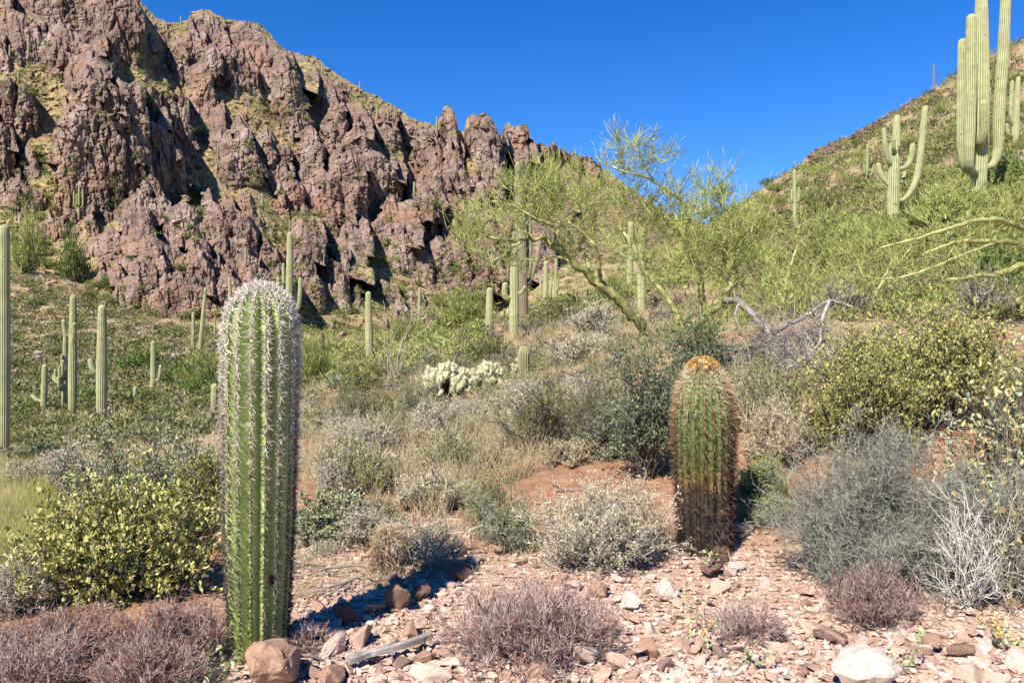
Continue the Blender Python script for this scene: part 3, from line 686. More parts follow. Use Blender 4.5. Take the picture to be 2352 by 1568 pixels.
MS = [("small saguaro beside a grassy ledge near the top left corner of the mountain", 65, 128, 84, 4.5), ("bushy armed saguaro on the grassy ledge at the left edge of the mountain", 22, 136, 106, 4),
      ("saguaro on the upper rim of the striped slab high on the mountain", 317, 96, 56, 3.5), ("small saguaro above the shadowed cliff on the left edge", 42, 192, 167, 3.5), ("saguaro standing beside the dark shadow of the great rock tower", 432, 252, 231, 3.5),
      ("single saguaro below the grassy bowl of the mountain", 500, 364, 334, 4), ("saguaro on the crest between dome and cliffs", 415, 54, 38, 3), ("short saguaro at the dark foot of the great rock tower", 402, 297, 281, 3.5),
      ("saguaro near the skyline right of the cliffs", 740, 168, 149, 4), ("far saguaro on the descending skyline, upper of the row", 826, 212, 189, 3), ("saguaro in the middle of the mountain ridge row", 866, 272, 243, 4), ("pale saguaro in the ridge row, below columns", 891, 272, 246, 4),
      ("saguaro at the right end of the ridge row", 906, 272, 252, 3.5), ("saguaro on the saddle left of the first pinnacle", 1003, 302, 271, 4.5), ("dark double saguaro in the centre of the mountain face", 951, 450, 420, 5), ("saguaro on the grass under the ridge wall", 885, 342, 324, 3.5),
      ("slim saguaro on a rib left of the mountain's middle", 602, 478, 445, 3.5), ("little saguaro near the tan slope in the middle", 912, 452, 440, 3), ("saguaro on a ledge right of the boulder dome", 564, 610, 572, 5), ("small saguaro on the lower tan slope", 665, 530, 508, 4)]
for lab, u, vb, vt, w in MS:
    p, Yp, _, _ = mpos(u, vb)
    Yp -= .4
    saguaro(lab, (u, vb + 2), (u + .4, vt), Yp, w * 1.1, [], ribs=8, group="saguaros on the mountain", depth=.12)
p, Yp, _, _ = mpos(181, 500)
saguaro("candelabra saguaro with several arms against the pale foot of the great rock tower", (181, 502), (182, 430), Yp - .6, 5.5, [([(180, 478), (171, 474), (170, 440)], 4.5, -.3), ([(182, 478), (190, 472), (190, 436)], 4.5, -.3), ([(181, 474), (177, 470), (176, 446)], 4, -.8)], ribs=9, group="saguaros on the mountain", depth=.12)

# ------------------------------------------------------------------ the big spiny young saguaro and the barrel cacti
def spiny(name, label, cat, base, axis_top, Rfun, nribs, depth, n_ring, areole, spine_len, body_mat, spine_mat, seed, spines_per, white, curve=0.0, rot=0.0, thin=False, thick=1.0, out=0.0):
    root = empty(name, base, label, cat)
    K = n_ring; s = np.linspace(0, 1, K); s = 1 - (1 - s) ** 1.25
    path = np.outer(1 - s, [0, 0, -.06]) + np.outer(s, np.asarray(axis_top) - base)
    rad = Rfun(s)
    per = 10; m = nribs * per; th = np.arange(m) * 2 * math.pi / m + rot
    tri = np.abs(((np.arange(m) / per + .5) % 1) - .5) * 2          # 1 on the crest at half? 0 at crest
    prof = 1 - depth * (tri ** .8)
    rng = np.random.default_rng(seed)
    wav = (fbm(np.arange(m)[None, :] * nribs / m * 1.0, s[:, None] * 30, seed, 2) - .5) * .03 + (fbm(np.floor(np.arange(m) / per + .5)[None, :] * 3.7, s[:, None] * 7, seed + 3, 2) - .5) * .02
    cosx, sinx = np.cos(th), np.sin(th)
    r2 = rad[:, None] * (prof[None, :] + wav)
    V = np.stack([path[:, 0:1] + r2 * cosx, path[:, 1:2] + r2 * sinx, np.broadcast_to(path[:, 2:3], r2.shape)], -1)
    idx = np.arange(K * m).reshape(K, m); j2 = (np.arange(m) + 1) % m
    mb = MB(); mb.add(V, np.stack([idx[:-1], idx[:-1, j2], idx[1:, j2], idx[1:]], -1).reshape(-1, 4), np.broadcast_to(1 - tri, (K, m)).ravel())
    mb.build("body", body_mat, root, smooth=True)
    # spine clusters along every rib
    Hh = (axis_top - base)[2]
    pos = []; outw = []; hs = []
    zz = path[:, 2]; arc = np.concatenate([[0], np.cumsum(np.hypot(np.diff(zz), np.diff(rad)))])
    for i in range(nribs):
        na = int(arc[-1] / areole)
        aa = (np.arange(na) + rng.random(na) * .3) * areole
        ss = np.interp(aa, arc, s)
        a = i * 2 * math.pi / nribs + rot
        ri = np.interp(ss, s, rad) * (1 + np.interp(ss, s, wav[:, i * per]))
        z = np.interp(ss, s, zz)
        px = np.interp(ss, s, path[:, 0]); py = np.interp(ss, s, path[:, 1])
        drdz = np.gradient(rad, zz)[np.searchsorted(s, ss).clip(0, K - 1)]
        o = np.stack([np.full(na, math.cos(a)), np.full(na, math.sin(a)), np.clip(-drdz, -.2, 6)], -1)
        pos.append(np.stack([px + ri * math.cos(a), py + ri * math.sin(a), z], -1)); outw.append(norm(o)); hs.append(ss)
    pos = np.concatenate(pos); outw = np.concatenate(outw); hs = np.concatenate(hs)
    if thin:
        keep = np.ones(len(pos), bool)
    n_ = len(pos) * spines_per
    pp = np.repeat(pos, spines_per, 0) + rng.normal(size=(n_, 3)) * .003; oo = np.repeat(outw, spines_per, 0); hh = np.repeat(hs, spines_per)
    side = norm(np.cross(oo, [0, 0, 1.0]) + 1e-6); upv = np.cross(side, oo)
    ang = rng.random(n_) * 2 * math.pi
    lift = np.where(rng.random(n_) < .35, rng.uniform(.8, 1.6, n_), rng.uniform(.15, .7, n_))
    lift = lift + out
    d = norm(oo * lift[:, None] + side * np.cos(ang)[:, None] + upv * (np.sin(ang) - .15)[:, None])
    L = spine_len * rng.uniform(.45, 1.25, n_) * (.75 + .45 * hh)
    if thin:
        L = L * np.where(rng.random(n_) < np.interp(hh, [0, .45, .8], [.6, .85, 1]), 1, .4)
    q1 = pp + d * (L * .55)[:, None]; q2 = pp + d * L[:, None] - upv * (curve * L)[:, None]
    tint = white(hh, rng, n_)
    sb = MB(); tubes(sb, np.stack([pp, q1, q2], 1), np.array([.0013, .0010, .0003]) * thick, 3, tint)
    sb.build("spines", spine_mat, root)
    return root

M["young_skin"] = cactus_mat("young_skin", (0.37, 0.455, 0.135), (0.39, 0.46, 0.16), (0.42, 0.46, 0.11), -.5, 0.9)
fb = GUV(594, 3.85); fb[2] = H + (CY - 1505) / F * 3.85
ft = P(600, 655, 3.85)
def rf(s):
    r = np.interp(s, [0, .08, .3, .55, .75, .9, 1], [.128, .146, .165, .178, .184, .183, .18])
    t = np.clip((s - .86) / .14, 0, 1)
    return r * np.sqrt(np.maximum(1 - t ** 2.3, 0.0002))
spiny("saguaro", "big spiny young saguaro with white-spined crown standing alone in front, orange boulder at its foot", "saguaro", fb, ft, rf, 16, .29, 150, .024, .037, M["young_skin"], M["spine"], 3, 15,
      lambda h, rng, n: np.clip(np.interp(h, [0, .35, .6, .8, 1], [.20, .34, .68, .90, .98]) + rng.normal(size=n) * .16, 0, 1), rot=.08, thin=True, thick=1.35)

def barrel_mat():
    m, n, l, b = new_mat("barrel_skin")
    co = coords(n); sp = n.new("ShaderNodeSeparateXYZ"); l.new(co, sp.inputs[0])
    ns = noise(n, l, 6, 6, .7, co)
    ad = n.new("ShaderNodeMath"); ad.operation = 'MULTIPLY_ADD'; l.new(ns.outputs[0], ad.inputs[0]); ad.inputs[1].default_value = .5; l.new(sp.outputs[2], ad.inputs[2])
    r = ramp(n, [(.36, (.035, .03, .024)), (.5, (.06, .045, .028)), (.56, (.21, .15, .045)), (.62, (.12, .14, .035)), (.8, (.105, .17, .04)), (1, (.16, .22, .08))])
    mr = n.new("ShaderNodeMapRange"); mr.inputs[2].default_value = 1.55; l.new(ad.outputs[0], mr.inputs[0]); l.new(mr.outputs[0], r.inputs[0])
    l.new(r.outputs[0], b.inputs["Base Color"]); b.inputs["Roughness"].default_value = .6
    return m
M["barrel_skin"] = barrel_mat()
bb = GUV(1620, 5.6); bb[2] = H + (CY - 1280) / F * 5.6
bt = P(1615, 838, 5.6)
def rb_(s):
    r = np.interp(s, [0, .1, .35, .6, .85, 1], [.175, .19, .2, .212, .205, .19])
    t = np.clip((s - .74) / .26, 0, 1)
    return r * np.sqrt(np.maximum(1 - t ** 2.0 * .96, 0.0002))
bar = spiny("barrel_cactus", "tall barrel cactus with yellow fruit crown, green above and dead brown below", "barrel cactus", bb, bt, rb_, 21, .20, 110, .036, .060, M["barrel_skin"], M["barrel_spine"], 5, 12,
      lambda h, rng, n: np.clip(np.interp(h, [0, .4, .65, .85, 1], [.02, .08, .30, .68, .93]) + rng.normal(size=n) * .17, 0, 1), curve=.04, out=.35, thick=1.5)
fm = MB(); rng = np.random.default_rng(8)
fp = []
for k in range(85):
    a = rng.random() * 6.283; r = .105 * math.sqrt(rng.random()); p = np.array([r * math.cos(a), r * math.sin(a), .012 - 5.5 * r * r]) + (bt - bb)
    fp.append((p, norm(np.array([math.cos(a) * r * 3, math.sin(a) * r * 3, 1.0]) + rng.normal(size=3) * .15)))
pp = np.array([a for a, _ in fp]); dd = np.array([b_ for _, b_ in fp])
ks = np.array([0, .25, .6, .9, 1.0])
tubes(fm, pp[:, None, :] + dd[:, None, :] * (ks * .045)[None, :, None], np.array([.006, .015, .016, .011, .003])[None, :] * rng.uniform(.7, 1.1, (85, 1)), 7, rng.random(85))
q = np.repeat(pp, 12, 0) + np.repeat(dd, 12, 0) * .04
leaves(fm, q, np.repeat(dd, 12, 0) + rng.normal(size=q.shape) * .5, .028, .007, rng)
fm.build("fruit_crown", M["yellow_fruit"], bar)

sb_ = GUV(893, 5.25); sb_[2] -= .02
def rs_(s):
    return .115 * np.sqrt(np.maximum(1 - np.clip((s - .35) / .65, 0, 1) ** 2 * .97, .0003)) * np.interp(s, [0, .3, 1], [.85, 1, 1])
spiny("barrel_cactus", "small round barrel cactus with pinkish spines half hidden in bare grey twigs", "barrel cactus", sb_, sb_ + np.array([0, 0, .33]), rs_, 16, .18, 50, .028, .055, M["barrel_skin"], M["barrel_spine"], 15, 11,
      lambda h, rng, n: np.clip(np.interp(h, [0, .5, 1], [.45, .65, .85]) + rng.normal(size=n) * .15, 0, 1), curve=.1)
hb = GUV(1655, 5.35); hb[2] -= .01
spiny("hedgehog_cactus", "tiny red-spined hedgehog cactus tucked between stones beside the barrel cactus", "small cactus", hb, hb + np.array([0, 0, .12]), lambda s: .055 * np.sqrt(np.maximum(1 - np.clip((s - .3) / .7, 0, 1) ** 2 * .97, .0003)), 12, .2, 24, .02, .03,
      M["barrel_skin"], M["barrel_spine"], 16, 9, lambda h, rng, n: np.clip(.45 + rng.normal(size=n) * .12, 0, 1))
gb = GUV(1203, 19); gt_ = gb + np.array([0, 0, .88])
spiny("saguaro", "grey-green short young saguaro beside the white cholla, without arms", "saguaro", gb, gt_, lambda s: .155 * np.sqrt(np.maximum(1 - np.clip((s - .75) / .25, 0, 1) ** 2 * .97, .0003)), 15, .2, 30, .06, .03, M["saguaro"], M["spine"], 17, 6,
      lambda h, rng, n: np.clip(.7 + rng.normal(size=n) * .15, 0, 1))
for k_, (u_, Y_, h_, r_, lb_) in enumerate(((875, 27, .75, .09, "thin dark young saguaro between the ocotillo wands and the armless column"), (922, 23, .5, .085, "short dark young saguaro at the ocotillo's right foot"))):
    gb = GUV(u_, Y_)
    spiny("saguaro", lb_, "saguaro", gb, gb + np.array([0, 0, h_]), lambda s: r_ * np.sqrt(np.maximum(1 - np.clip((s - .75) / .25, 0, 1) ** 2 * .97, .0003)), 12, .2, 24, .07, .025, M["saguaro"], M["spine"], 27 + k_, 5,
          lambda h, rng, n: np.clip(.45 + rng.normal(size=n) * .15, 0, 1))

# ------------------------------------------------------------------ shrubs near the trail
def grow(rng, base, tips, levels, bulge=.18, spread0=0.03):
    """base (3,), tips (N,3); levels = (children per parent, lmin, lmax, spread, up, radius) ; level 0 radius first"""
    N = len(tips); b0 = base + rng.normal(size=(N, 3)) * np.array([spread0, spread0, 0.0])
    mid = b0 * .5 + tips * .5; out = (tips - b0) * [1, 1, 0]
    ln = np.linalg.norm(tips - b0, axis=1, keepdims=True)
    mid = mid + out * bulge - np.array([0, 0, 1]) * 0.04 * ln + rng.normal(size=(N, 3)) * .08 * ln
    s = np.linspace(0, 1, 6)[None, :, None]
    path = b0[:, None] * (1 - s) ** 2 + 2 * mid[:, None] * s * (1 - s) + tips[:, None] * s * s
    path[:, 1:-1] += rng.normal(size=(N, 4, 3)) * .025 * ln[:, None]
    r0 = levels[0]
    res = [(path, np.linspace(1, .45, 6)[None, :] * r0 * np.ones((N, 1)))]
    for (c, l0, l1, sp, up, r) in levels[1:]:
        par, _ = res[-1]; n_, K, _ = par.shape
        pi = np.repeat(np.arange(n_), c); m = len(pi)
        t = rng.uniform(.3, 1.0, m) ** .8 * (K - 1); i = np.minimum(t.astype(int), K - 2); f = (t - i)[:, None]
        st = par[pi, i] * (1 - f) + par[pi, i + 1] * f
        pd = norm(par[pi, i + 1] - par[pi, i])
        d = norm(pd + rng.normal(size=(m, 3)) * sp * 1.25 + np.array([0, 0, up * .55]))
        L = rng.uniform(l0, l1, m)[:, None]
        d2 = norm(d + rng.normal(size=(m, 3)) * .42 + np.array([0, 0, up * .3]))
        res.append((np.stack([st, st + d * L * .5, st + d * L * .5 + d2 * L * .5], 1), np.array([[1, .8, .4]]) * r * np.ones((m, 1))))
    return res

def dome_tips(rng, N, base, rx, ry, h, lo=.2, lump=.25, hollow=.35):
    a = rng.random(N) * 6.283; el = np.arcsin(rng.random(N) ** .8); k = rng.random(N) ** .33 * (1 - hollow) + hollow
    lum = 1 + lump * (fbm(np.cos(a) * 1.7 + 5 + base[0], np.sin(a) * 1.7 + el * 1.5, int(abs(base[0]) * 100) % 991, 3) - .5) * 2
    k = k * lum
    return base + np.stack([np.cos(a) * np.cos(el) * rx * k, np.sin(a) * np.cos(el) * ry * k, h * (lo + (1 - lo) * np.sin(el)) * k], -1)

def shrub_dims(u0, u1, v0, v1, Y, depth=.8):
    uc = (u0 + u1) / 2
    x = (uc - CX) / F * Y
    base = G(x, Y)
    rx = (u1 - u0) / 2 / F * Y
    h = H + (CY - v0) / F * Y - base[2]
    return base, rx, rx * depth, h

def leafy(name, label, cat, u0, u1, v0, Y, mat, n0, nleaf, L, W, seed, stem_mat="bark_dark", upl=.6, depth=.75, group=None, r0=.006, twig=(7, .12, .3), hollow=.45, lo=.12, tmean=None):
    rng = np.random.default_rng(seed)
    base, rx, ry, h = shrub_dims(u0, u1, v0, 0, Y, depth)
    root = empty(name, base, label, cat, group)
    z = np.zeros(3)
    tips = dome_tips(rng, n0, z + [base[0] * 0, 0, 0], rx * .93, ry * .93, h * .93, lo, .28, hollow)
    lv = grow(rng, z, tips, [r0, (twig[0], twig[1] * h, twig[2] * h, .55, .35, r0 * .45), (3, .05 * h, .14 * h, .6, .3, r0 * .28)], spread0=.06 * rx)
    mb = MB()
    tubes(mb, lv[0][0], lv[0][1], 4, rng.random(len(lv[0][0]))); tubes(mb, lv[1][0], lv[1][1], 3, rng.random(len(lv[1][0])))
    tubes(mb, lv[2][0], lv[2][1], 3, rng.random(len(lv[2][0])))
    mb.build("stems", M[stem_mat], root)
    tw = np.concatenate([lv[1][0], lv[2][0], lv[2][0]]); n_ = len(tw)
    pi = rng.integers(0, n_, nleaf); t = rng.uniform(.25, 1, nleaf)
    pa = tw[pi]; q = np.where((t < .5)[:, None], pa[:, 0] + (pa[:, 1] - pa[:, 0]) * (t * 2)[:, None], pa[:, 1] + (pa[:, 2] - pa[:, 1]) * (t * 2 - 1)[:, None])
    td = norm(pa[:, 2] - pa[:, 0])
    d = norm(td * .5 + rng.normal(size=(nleaf, 3)) * .55 + np.array([0, 0, upl]))
    lm = MB()
    tint = rng.random(nleaf) if tmean is None else np.clip(tmean + rng.normal(size=nleaf) * .22, 0, 1)
    leaves(lm, q, d, L * rng.uniform(.6, 1.2, nleaf), W * rng.uniform(.7, 1.2, nleaf), rng, .18, tint)
    lm.build("foliage", M[mat], root)
    return root

def twiggy(name, label, cat, u0, u1, v0, Y, mat, n0, c1, c2, seed, r=.0022, s2=(.05, .15), lump=.5, depth=.8, up=.35, tip_tint=True, leafn=0, leafmat=None, leafL=.012, lo=.12, group=None, tm=.5, hollow=.4, c3=0, seg=(.18, .45), wid=.45):
    rng = np.random.default_rng(seed)
    base, rx, ry, h = shrub_dims(u0, u1, v0, 0, Y, depth)
    root = empty(name, base, label, cat, group)
    z = np.zeros(3)
    tips = dome_tips(rng, n0, z, rx * .9, ry * .9, h * .9, lo, lump, hollow)
    lev = [r * 2.0, (c1, seg[0] * h, seg[1] * h, .45, up, r * 1.2), (c2, s2[0] * h, s2[1] * h, .65, up, r * .8)]
    if c3: lev.append((c3, s2[0] * .5 * h, s2[1] * .5 * h, .8, up, r * .7))
    lv = grow(rng, z, tips, lev, spread0=.08 * rx)
    mb = MB()
    for k, (pt, rr_) in enumerate(lv):
        tb = np.clip(tm + (.14 * k - .14 if tip_tint else 0) + rng.normal(size=len(pt)) * .3, 0, 1)
        tubes(mb, pt, rr_, 3, tb)
    mb.build("twigs", M[mat], root)
    if leafn:
        tw = lv[-1][0]; pi = rng.integers(0, len(tw), leafn); t = rng.uniform(.2, 1, leafn)[:, None]
        q = tw[pi, 0] * (1 - t) + tw[pi, 2] * t
        lm = MB(); leaves(lm, q, rng.normal(size=q.shape) + np.array([0, 0, .4]), leafL * rng.uniform(.6, 1.3, leafn), leafL * wid * rng.uniform(.7, 1.2, leafn), rng)
        lm.build("foliage", M[leafmat], root)
    return root

J, T = "jojoba_bush", "twig_bush"
leafy(J, "yellow-green jojoba bush with big upright leaves left of the big spiny saguaro", "bush", 30, 520, 1082, 4.75, "jojoba_yellow", 120, 13500, .036, .018, 101, lo=.2, tmean=.58)
leafy(J, "grey-green jojoba bush behind the yellow-green one on the left", "bush", 110, 520, 950, 7.2, "jojoba_grey", 80, 11000, .034, .015, 102, upl=.8, tmean=.55)
leafy(J, "low olive jojoba touching the left flank of the big spiny saguaro", "bush", 380, 560, 990, 6.2, "jojoba_yellow", 40, 3600, .028, .012, 103, tmean=.35)
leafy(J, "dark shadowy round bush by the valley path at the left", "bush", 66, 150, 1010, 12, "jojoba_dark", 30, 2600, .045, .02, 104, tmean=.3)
leafy(J, "small grey-leaved jojoba beside the right flank of the big spiny saguaro", "bush", 672, 905, 1112, 5.9, "jojoba_grey", 46, 3400, .034, .017, 105, tmean=.6)
leafy(J, "broad yellow-green jojoba bush filling the right edge of the bank", "bush", 1850, 2380, 690, 7.6, "jojoba_yellow", 210, 32000, .034, .016, 106, upl=.9, depth=.6, lo=.2, tmean=.5, hollow=.35)
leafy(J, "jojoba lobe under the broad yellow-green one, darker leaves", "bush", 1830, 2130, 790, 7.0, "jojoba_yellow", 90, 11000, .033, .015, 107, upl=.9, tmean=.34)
leafy(J, "large-leaved pale jojoba spray entering at the right picture edge", "bush", 2200, 2480, 745, 5.4, "jojoba_grey", 50, 2000, .052, .024, 108, upl=.5, tmean=.85, lo=.35)
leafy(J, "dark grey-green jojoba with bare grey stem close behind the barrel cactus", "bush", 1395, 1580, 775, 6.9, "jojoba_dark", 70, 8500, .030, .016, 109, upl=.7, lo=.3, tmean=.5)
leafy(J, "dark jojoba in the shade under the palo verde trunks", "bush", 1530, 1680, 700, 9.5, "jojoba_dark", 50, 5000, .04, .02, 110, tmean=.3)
leafy(J, "olive small-leaved bush right behind the barrel cactus", "bush", 1660, 1880, 790, 7.6, "small_green", 60, 5200, .026, .011, 111, stem_mat="twig_grey", lo=.15)
twiggy(T, "yellow-green thin-leaved bush with dark arching branches in the middle of the bank", "bush", 1120, 1470, 835, 8.3, "bark_dark", 70, 10, 5, 120, r=.0028, leafn=9000, leafmat="small_green", leafL=.022)
twiggy(T, "olive brush at the right end of the dark-branched bush", "bush", 1330, 1480, 900, 7.6, "bark_dark", 45, 9, 5, 121, r=.0025, leafn=4500, leafmat="jojoba_dark", leafL=.022)
twiggy(T, "pale dry bush with whitish dead leaves left of the barrel cactus", "bush", 1205, 1555, 1085, 5.35, "twig_grey", 80, 10, 6, 122, r=.0019, leafn=9500, leafmat="pale_leaf", leafL=.018, tm=.6)
twiggy(T, "wide grey-green fine-twigged bush right of the barrel cactus", "bush", 1780, 2230, 950, 4.95, "twig_sage", 150, 14, 8, 123, r=.0017, leafn=16000, leafmat="sage_leaf", leafL=.010, c3=2, hollow=.15, wid=.3, up=.25, seg=(.1, .3), s2=(.04, .12), lump=.8)
twiggy(T, "grey-green fine-twigged bush cut by the right picture edge", "bush", 2180, 2460, 1050, 4.7, "twig_sage", 90, 13, 8, 124, r=.0017, s2=(.04, .12), lump=.7, leafn=6000, leafmat="jojoba_grey", leafL=.010, c3=2, wid=.3)
twiggy(T, "reddish grey leafless bush in the middle of the stony trail", "dry bush", 950, 1460, 1335, 3.75, "twig_red", 120, 11, 7, 125, r=.0015, tm=.5, up=.9, seg=(.2, .5), lo=.1)
twiggy(T, "reddish bare brush left of the orange boulder", "dry bush", 230, 545, 1375, 3.72, "twig_red", 90, 11, 7, 126, r=.0014, tm=.42, up=.8)
twiggy(T, "dark reddish bare brush in the lower left corner", "dry bush", -60, 310, 1390, 3.75, "twig_red", 90, 10, 7, 127, r=.0014, tm=.38, up=.7)
twiggy(T, "reddish brush tangle at the lower edge beside the leafy sprigs", "dry bush", 200, 470, 1455, 3.38, "twig_red", 80, 10, 6, 134, r=.0013, tm=.45, up=.6)
twiggy(T, "straw and reddish brush tangle at the lower left corner edge", "dry bush", -80, 240, 1440, 3.4, "twig_red", 80, 10, 6, 135, r=.0013, tm=.55, up=.6)
twiggy(T, "low red-stemmed bare bush under the wide grey-green bush", "dry bush", 1860, 2120, 1290, 4.25, "twig_red", 70, 10, 6, 128, r=.0014, tm=.4, up=.9)
twiggy(T, "little grey bare bush on the stones below the barrel cactus", "dry bush", 1600, 1815, 1375, 3.95, "twig_red", 60, 9, 6, 129, r=.0013, tm=.55, up=.9)
twiggy(T, "bare grey twigs spreading beside the small round barrel cactus", "dry bush", 870, 1085, 1160, 5.3, "twig_grey", 55, 8, 5, 130, r=.0022, tm=.55)
twiggy(T, "bare white branching twigs inside the bush at the right", "dry bush", 2120, 2330, 1110, 4.5, "twig_white", 34, 5, 3, 131, r=.0022, tm=.6, up=.5)
twiggy(T, "pale straw brush at the left picture edge", "dry bush", -60, 130, 1270, 4.4, "twig_grey", 70, 9, 6, 132, r=.0015, tm=.62, leafn=2500, leafmat="pale_leaf", leafL=.012)
twiggy(T, "small dark bare bush at the right foot of the big spiny saguaro", "dry bush", 650, 790, 1420, 3.85, "twig_red", 26, 6, 4, 133, r=.0015, tm=.45)
pal = [("straw-coloured dry brush below the white cholla", 900, 1130, 985, 9.0), ("whitish dry brush beside the big spiny saguaro", 690, 860, 1010, 8.2), ("pale dry brush between saguaro and cholla", 800, 980, 985, 10.0), ("dry beige brush in front of the dark-branched bush", 1010, 1200, 1010, 7.8),
       ("grey dry brush above the small grey-leaved jojoba", 720, 960, 1040, 7.2), ("dead beige brush below the centre of the bank", 880, 1100, 1080, 6.6), ("dry brush uphill of the white cholla", 1150, 1330, 870, 14), ("grey brush on the slope left of the palo verde", 1290, 1430, 700, 24), ("beige scrub patch left of the palo verde foot", 1260, 1420, 760, 18),
       ("thorny grey brush over the red bank right of the barrel cactus", 1700, 1870, 900, 7.0), ("beige brush behind the barrel cactus crown", 1640, 1800, 860, 8.8)]
for k, (lb, u0, u1, v0, Y) in enumerate(pal):
    twiggy(T, lb, "dry bush", u0, u1, v0, Y, "twig_grey", 60, 9, 6, 140 + k, r=.0024 * max(1, Y / 8), tm=.62, leafn=5200, leafmat="pale_leaf" if k % 3 else "dry_grass", leafL=.024 * max(1, Y / 9), up=.6, wid=.35, group="pale dry brush on the bank")
protos = []
for k in range(4):
    o = twiggy(T, "pale dry brush scattered over the near bank", "dry bush", 760 + 15 * k, 905 + 15 * k, (960, 985, 950, 975)[k], 8.2 + .2 * k, "twig_grey", 46, 8, 5, 180 + k, r=.0024, tm=.6, leafn=4200, leafmat=("pale_leaf", "dry_grass", "small_green", "pale_leaf")[k], leafL=.024, up=.5, wid=.35, group="brush on the near bank")
    protos.append(o)
rng = np.random.default_rng(199)
def near_brush(n_, u0, u1, y0, y1, r0, r1):
    for k in range(n_):
        src = protos[int(rng.integers(0, 4))]; o = copy_thing(src)
        u = rng.uniform(u0, u1); Y = rng.uniform(y0, y1); o.location = GUV(u, Y) - [0, 0, .04]
        s_ = rng.uniform(r0, r1); o.scale = (s_, s_, s_ * rng.uniform(.8, 1.2)); o.rotation_euler = (0, 0, rng.random() * 6.28)
near_brush(40, 700, 1250, 6.6, 12, .7, 1.15)
near_brush(12, 1150, 1460, 7.2, 12, .7, 1.2)
near_brush(10, 1680, 1960, 7.0, 11, .7, 1.1)
near_brush(8, -60, 560, 6.2, 11, .7, 1.2)
near_brush(8, 2150, 2450, 4.9, 6.8, .5, .9)
near_brush(8, 640, 1010, 5.5, 6.4, .45, .7)
gl = [("bright thin-leaved green plant in a gap above the stones", 1060, 1210, 1085, 5.85, "bright_green", .020), ("yellow-green weeds on the red soil beside the barrel cactus", 1700, 1800, 1040, 6.3, "bright_green", .024), ("little green weeds at the foot of the red bank", 1690, 1810, 1130, 5.95, "bright_green", .02),
      ("thorny bush with sparse yellow-green leaves right of the big spiny saguaro", 740, 930, 880, 10.5, "small_green", .03), ("small green-leaved twigs below the ocotillo", 900, 1010, 870, 13, "small_green", .035), ("pale leafy weeds beside the thin-leaved green plant", 1100, 1230, 1140, 5.6, "sprig", .016)]
for k, (lb, u0, u1, v0, Y, mt_, L) in enumerate(gl):
    twiggy("leafy_plant", lb, "plant", u0, u1, v0, Y, "bark_dark" if "thorny" in lb else "twig_sage", 40, 8, 4, 160 + k, r=.0018 * max(1, Y / 8), tm=.4, leafn=2600, leafmat=mt_, leafL=L, up=.8, wid=.3)

FLOWER = []
for k in range(3):
    rng = np.random.default_rng(900 + k)
    q = rng.normal(size=(14, 3)) * .0035
    fl = MB(); leaves(fl, q, rng.normal(size=q.shape) + np.array([0, 0, .5]), .016, .009, rng)
    FLOWER.append(fl.mesh("flower", M["flower"]))
# light sprigs with round leaves and stalks with yellow flowers
def sprig(label, u, v0, Y, n, seed, flowers=0, hgt=None, cat="plant", name="leafy_sprig", spread=.06, L=.032):
    rng = np.random.default_rng(seed)
    base = GUV(u, Y); h = H + (CY - v0) / F * Y - base[2]
    root = empty(name, base, label, cat)
    tips = np.stack([rng.normal(size=n) * spread, rng.normal(size=n) * spread, h * rng.uniform(.55, 1, n)], -1)
    lv = grow(rng, np.zeros(3), tips, [.0018, (4, .1 * h, .3 * h, .5, .6, .0011)], spread0=.02)
    mb = MB()
    for pt, rr_ in lv: tubes(mb, pt, rr_, 3, rng.random(len(pt)) * .6 + .3)
    mb.build("stems", M["twig_sage" if not flowers else "dry_grass"], root)
    tw = lv[0][0]; m = n * 11; pi = rng.integers(0, n, m); k = rng.integers(1, 6, m)
    lm = MB(); leaves(lm, tw[pi, k], rng.normal(size=(m, 3)) + np.array([0, 0, .3]), L * rng.uniform(.5, 1.2, m), L * .6 * rng.uniform(.7, 1.2, m), rng)
    lm.build("foliage", M["sprig"], root)
    if flowers:
        tp = lv[1][0][:, 2]; m = flowers
        c0 = tp[rng.integers(0, len(tp), m)]
        for c1 in c0:
            o = bpy.data.objects.new("flower", FLOWER[rng.integers(0, 3)]); o.location = c1 + rng.normal(size=3) * .004
            o.rotation_euler = rng.random(3) * 3; COL.objects.link(o); o.parent = root
    return root
sprig("pale round-leaved sprig standing left of the orange boulder", 488, 1462, 3.5, 6, 201)
sprig("small round-leaved sprig at the lower edge left of the sprig by the boulder", 440, 1530, 3.4, 4, 202)
sprig("leafy stalk with yellow flowers on the stones below the barrel cactus", 1597, 1355, 3.75, 4, 203, 7)
sprig("round-leaved sprig in front of the little grey bare bush", 1705, 1478, 3.6, 4, 204)
sprig("round-leaved sprig before the large white rock", 2068, 1452, 3.6, 4, 205)
sprig("thin sprig growing at the foot of the barrel cactus", 1614, 1262, 5.1, 4, 206)
sprig("tall dry stalks with yellow flowers at the right picture edge", 2325, 970, 4.35, 12, 207, 42, spread=.13, name="flower_stalks")
sprig("low yellow-flowered stalks near the lower right corner", 2320, 1420, 3.9, 7, 208, 18, spread=.10, name="flower_stalks")

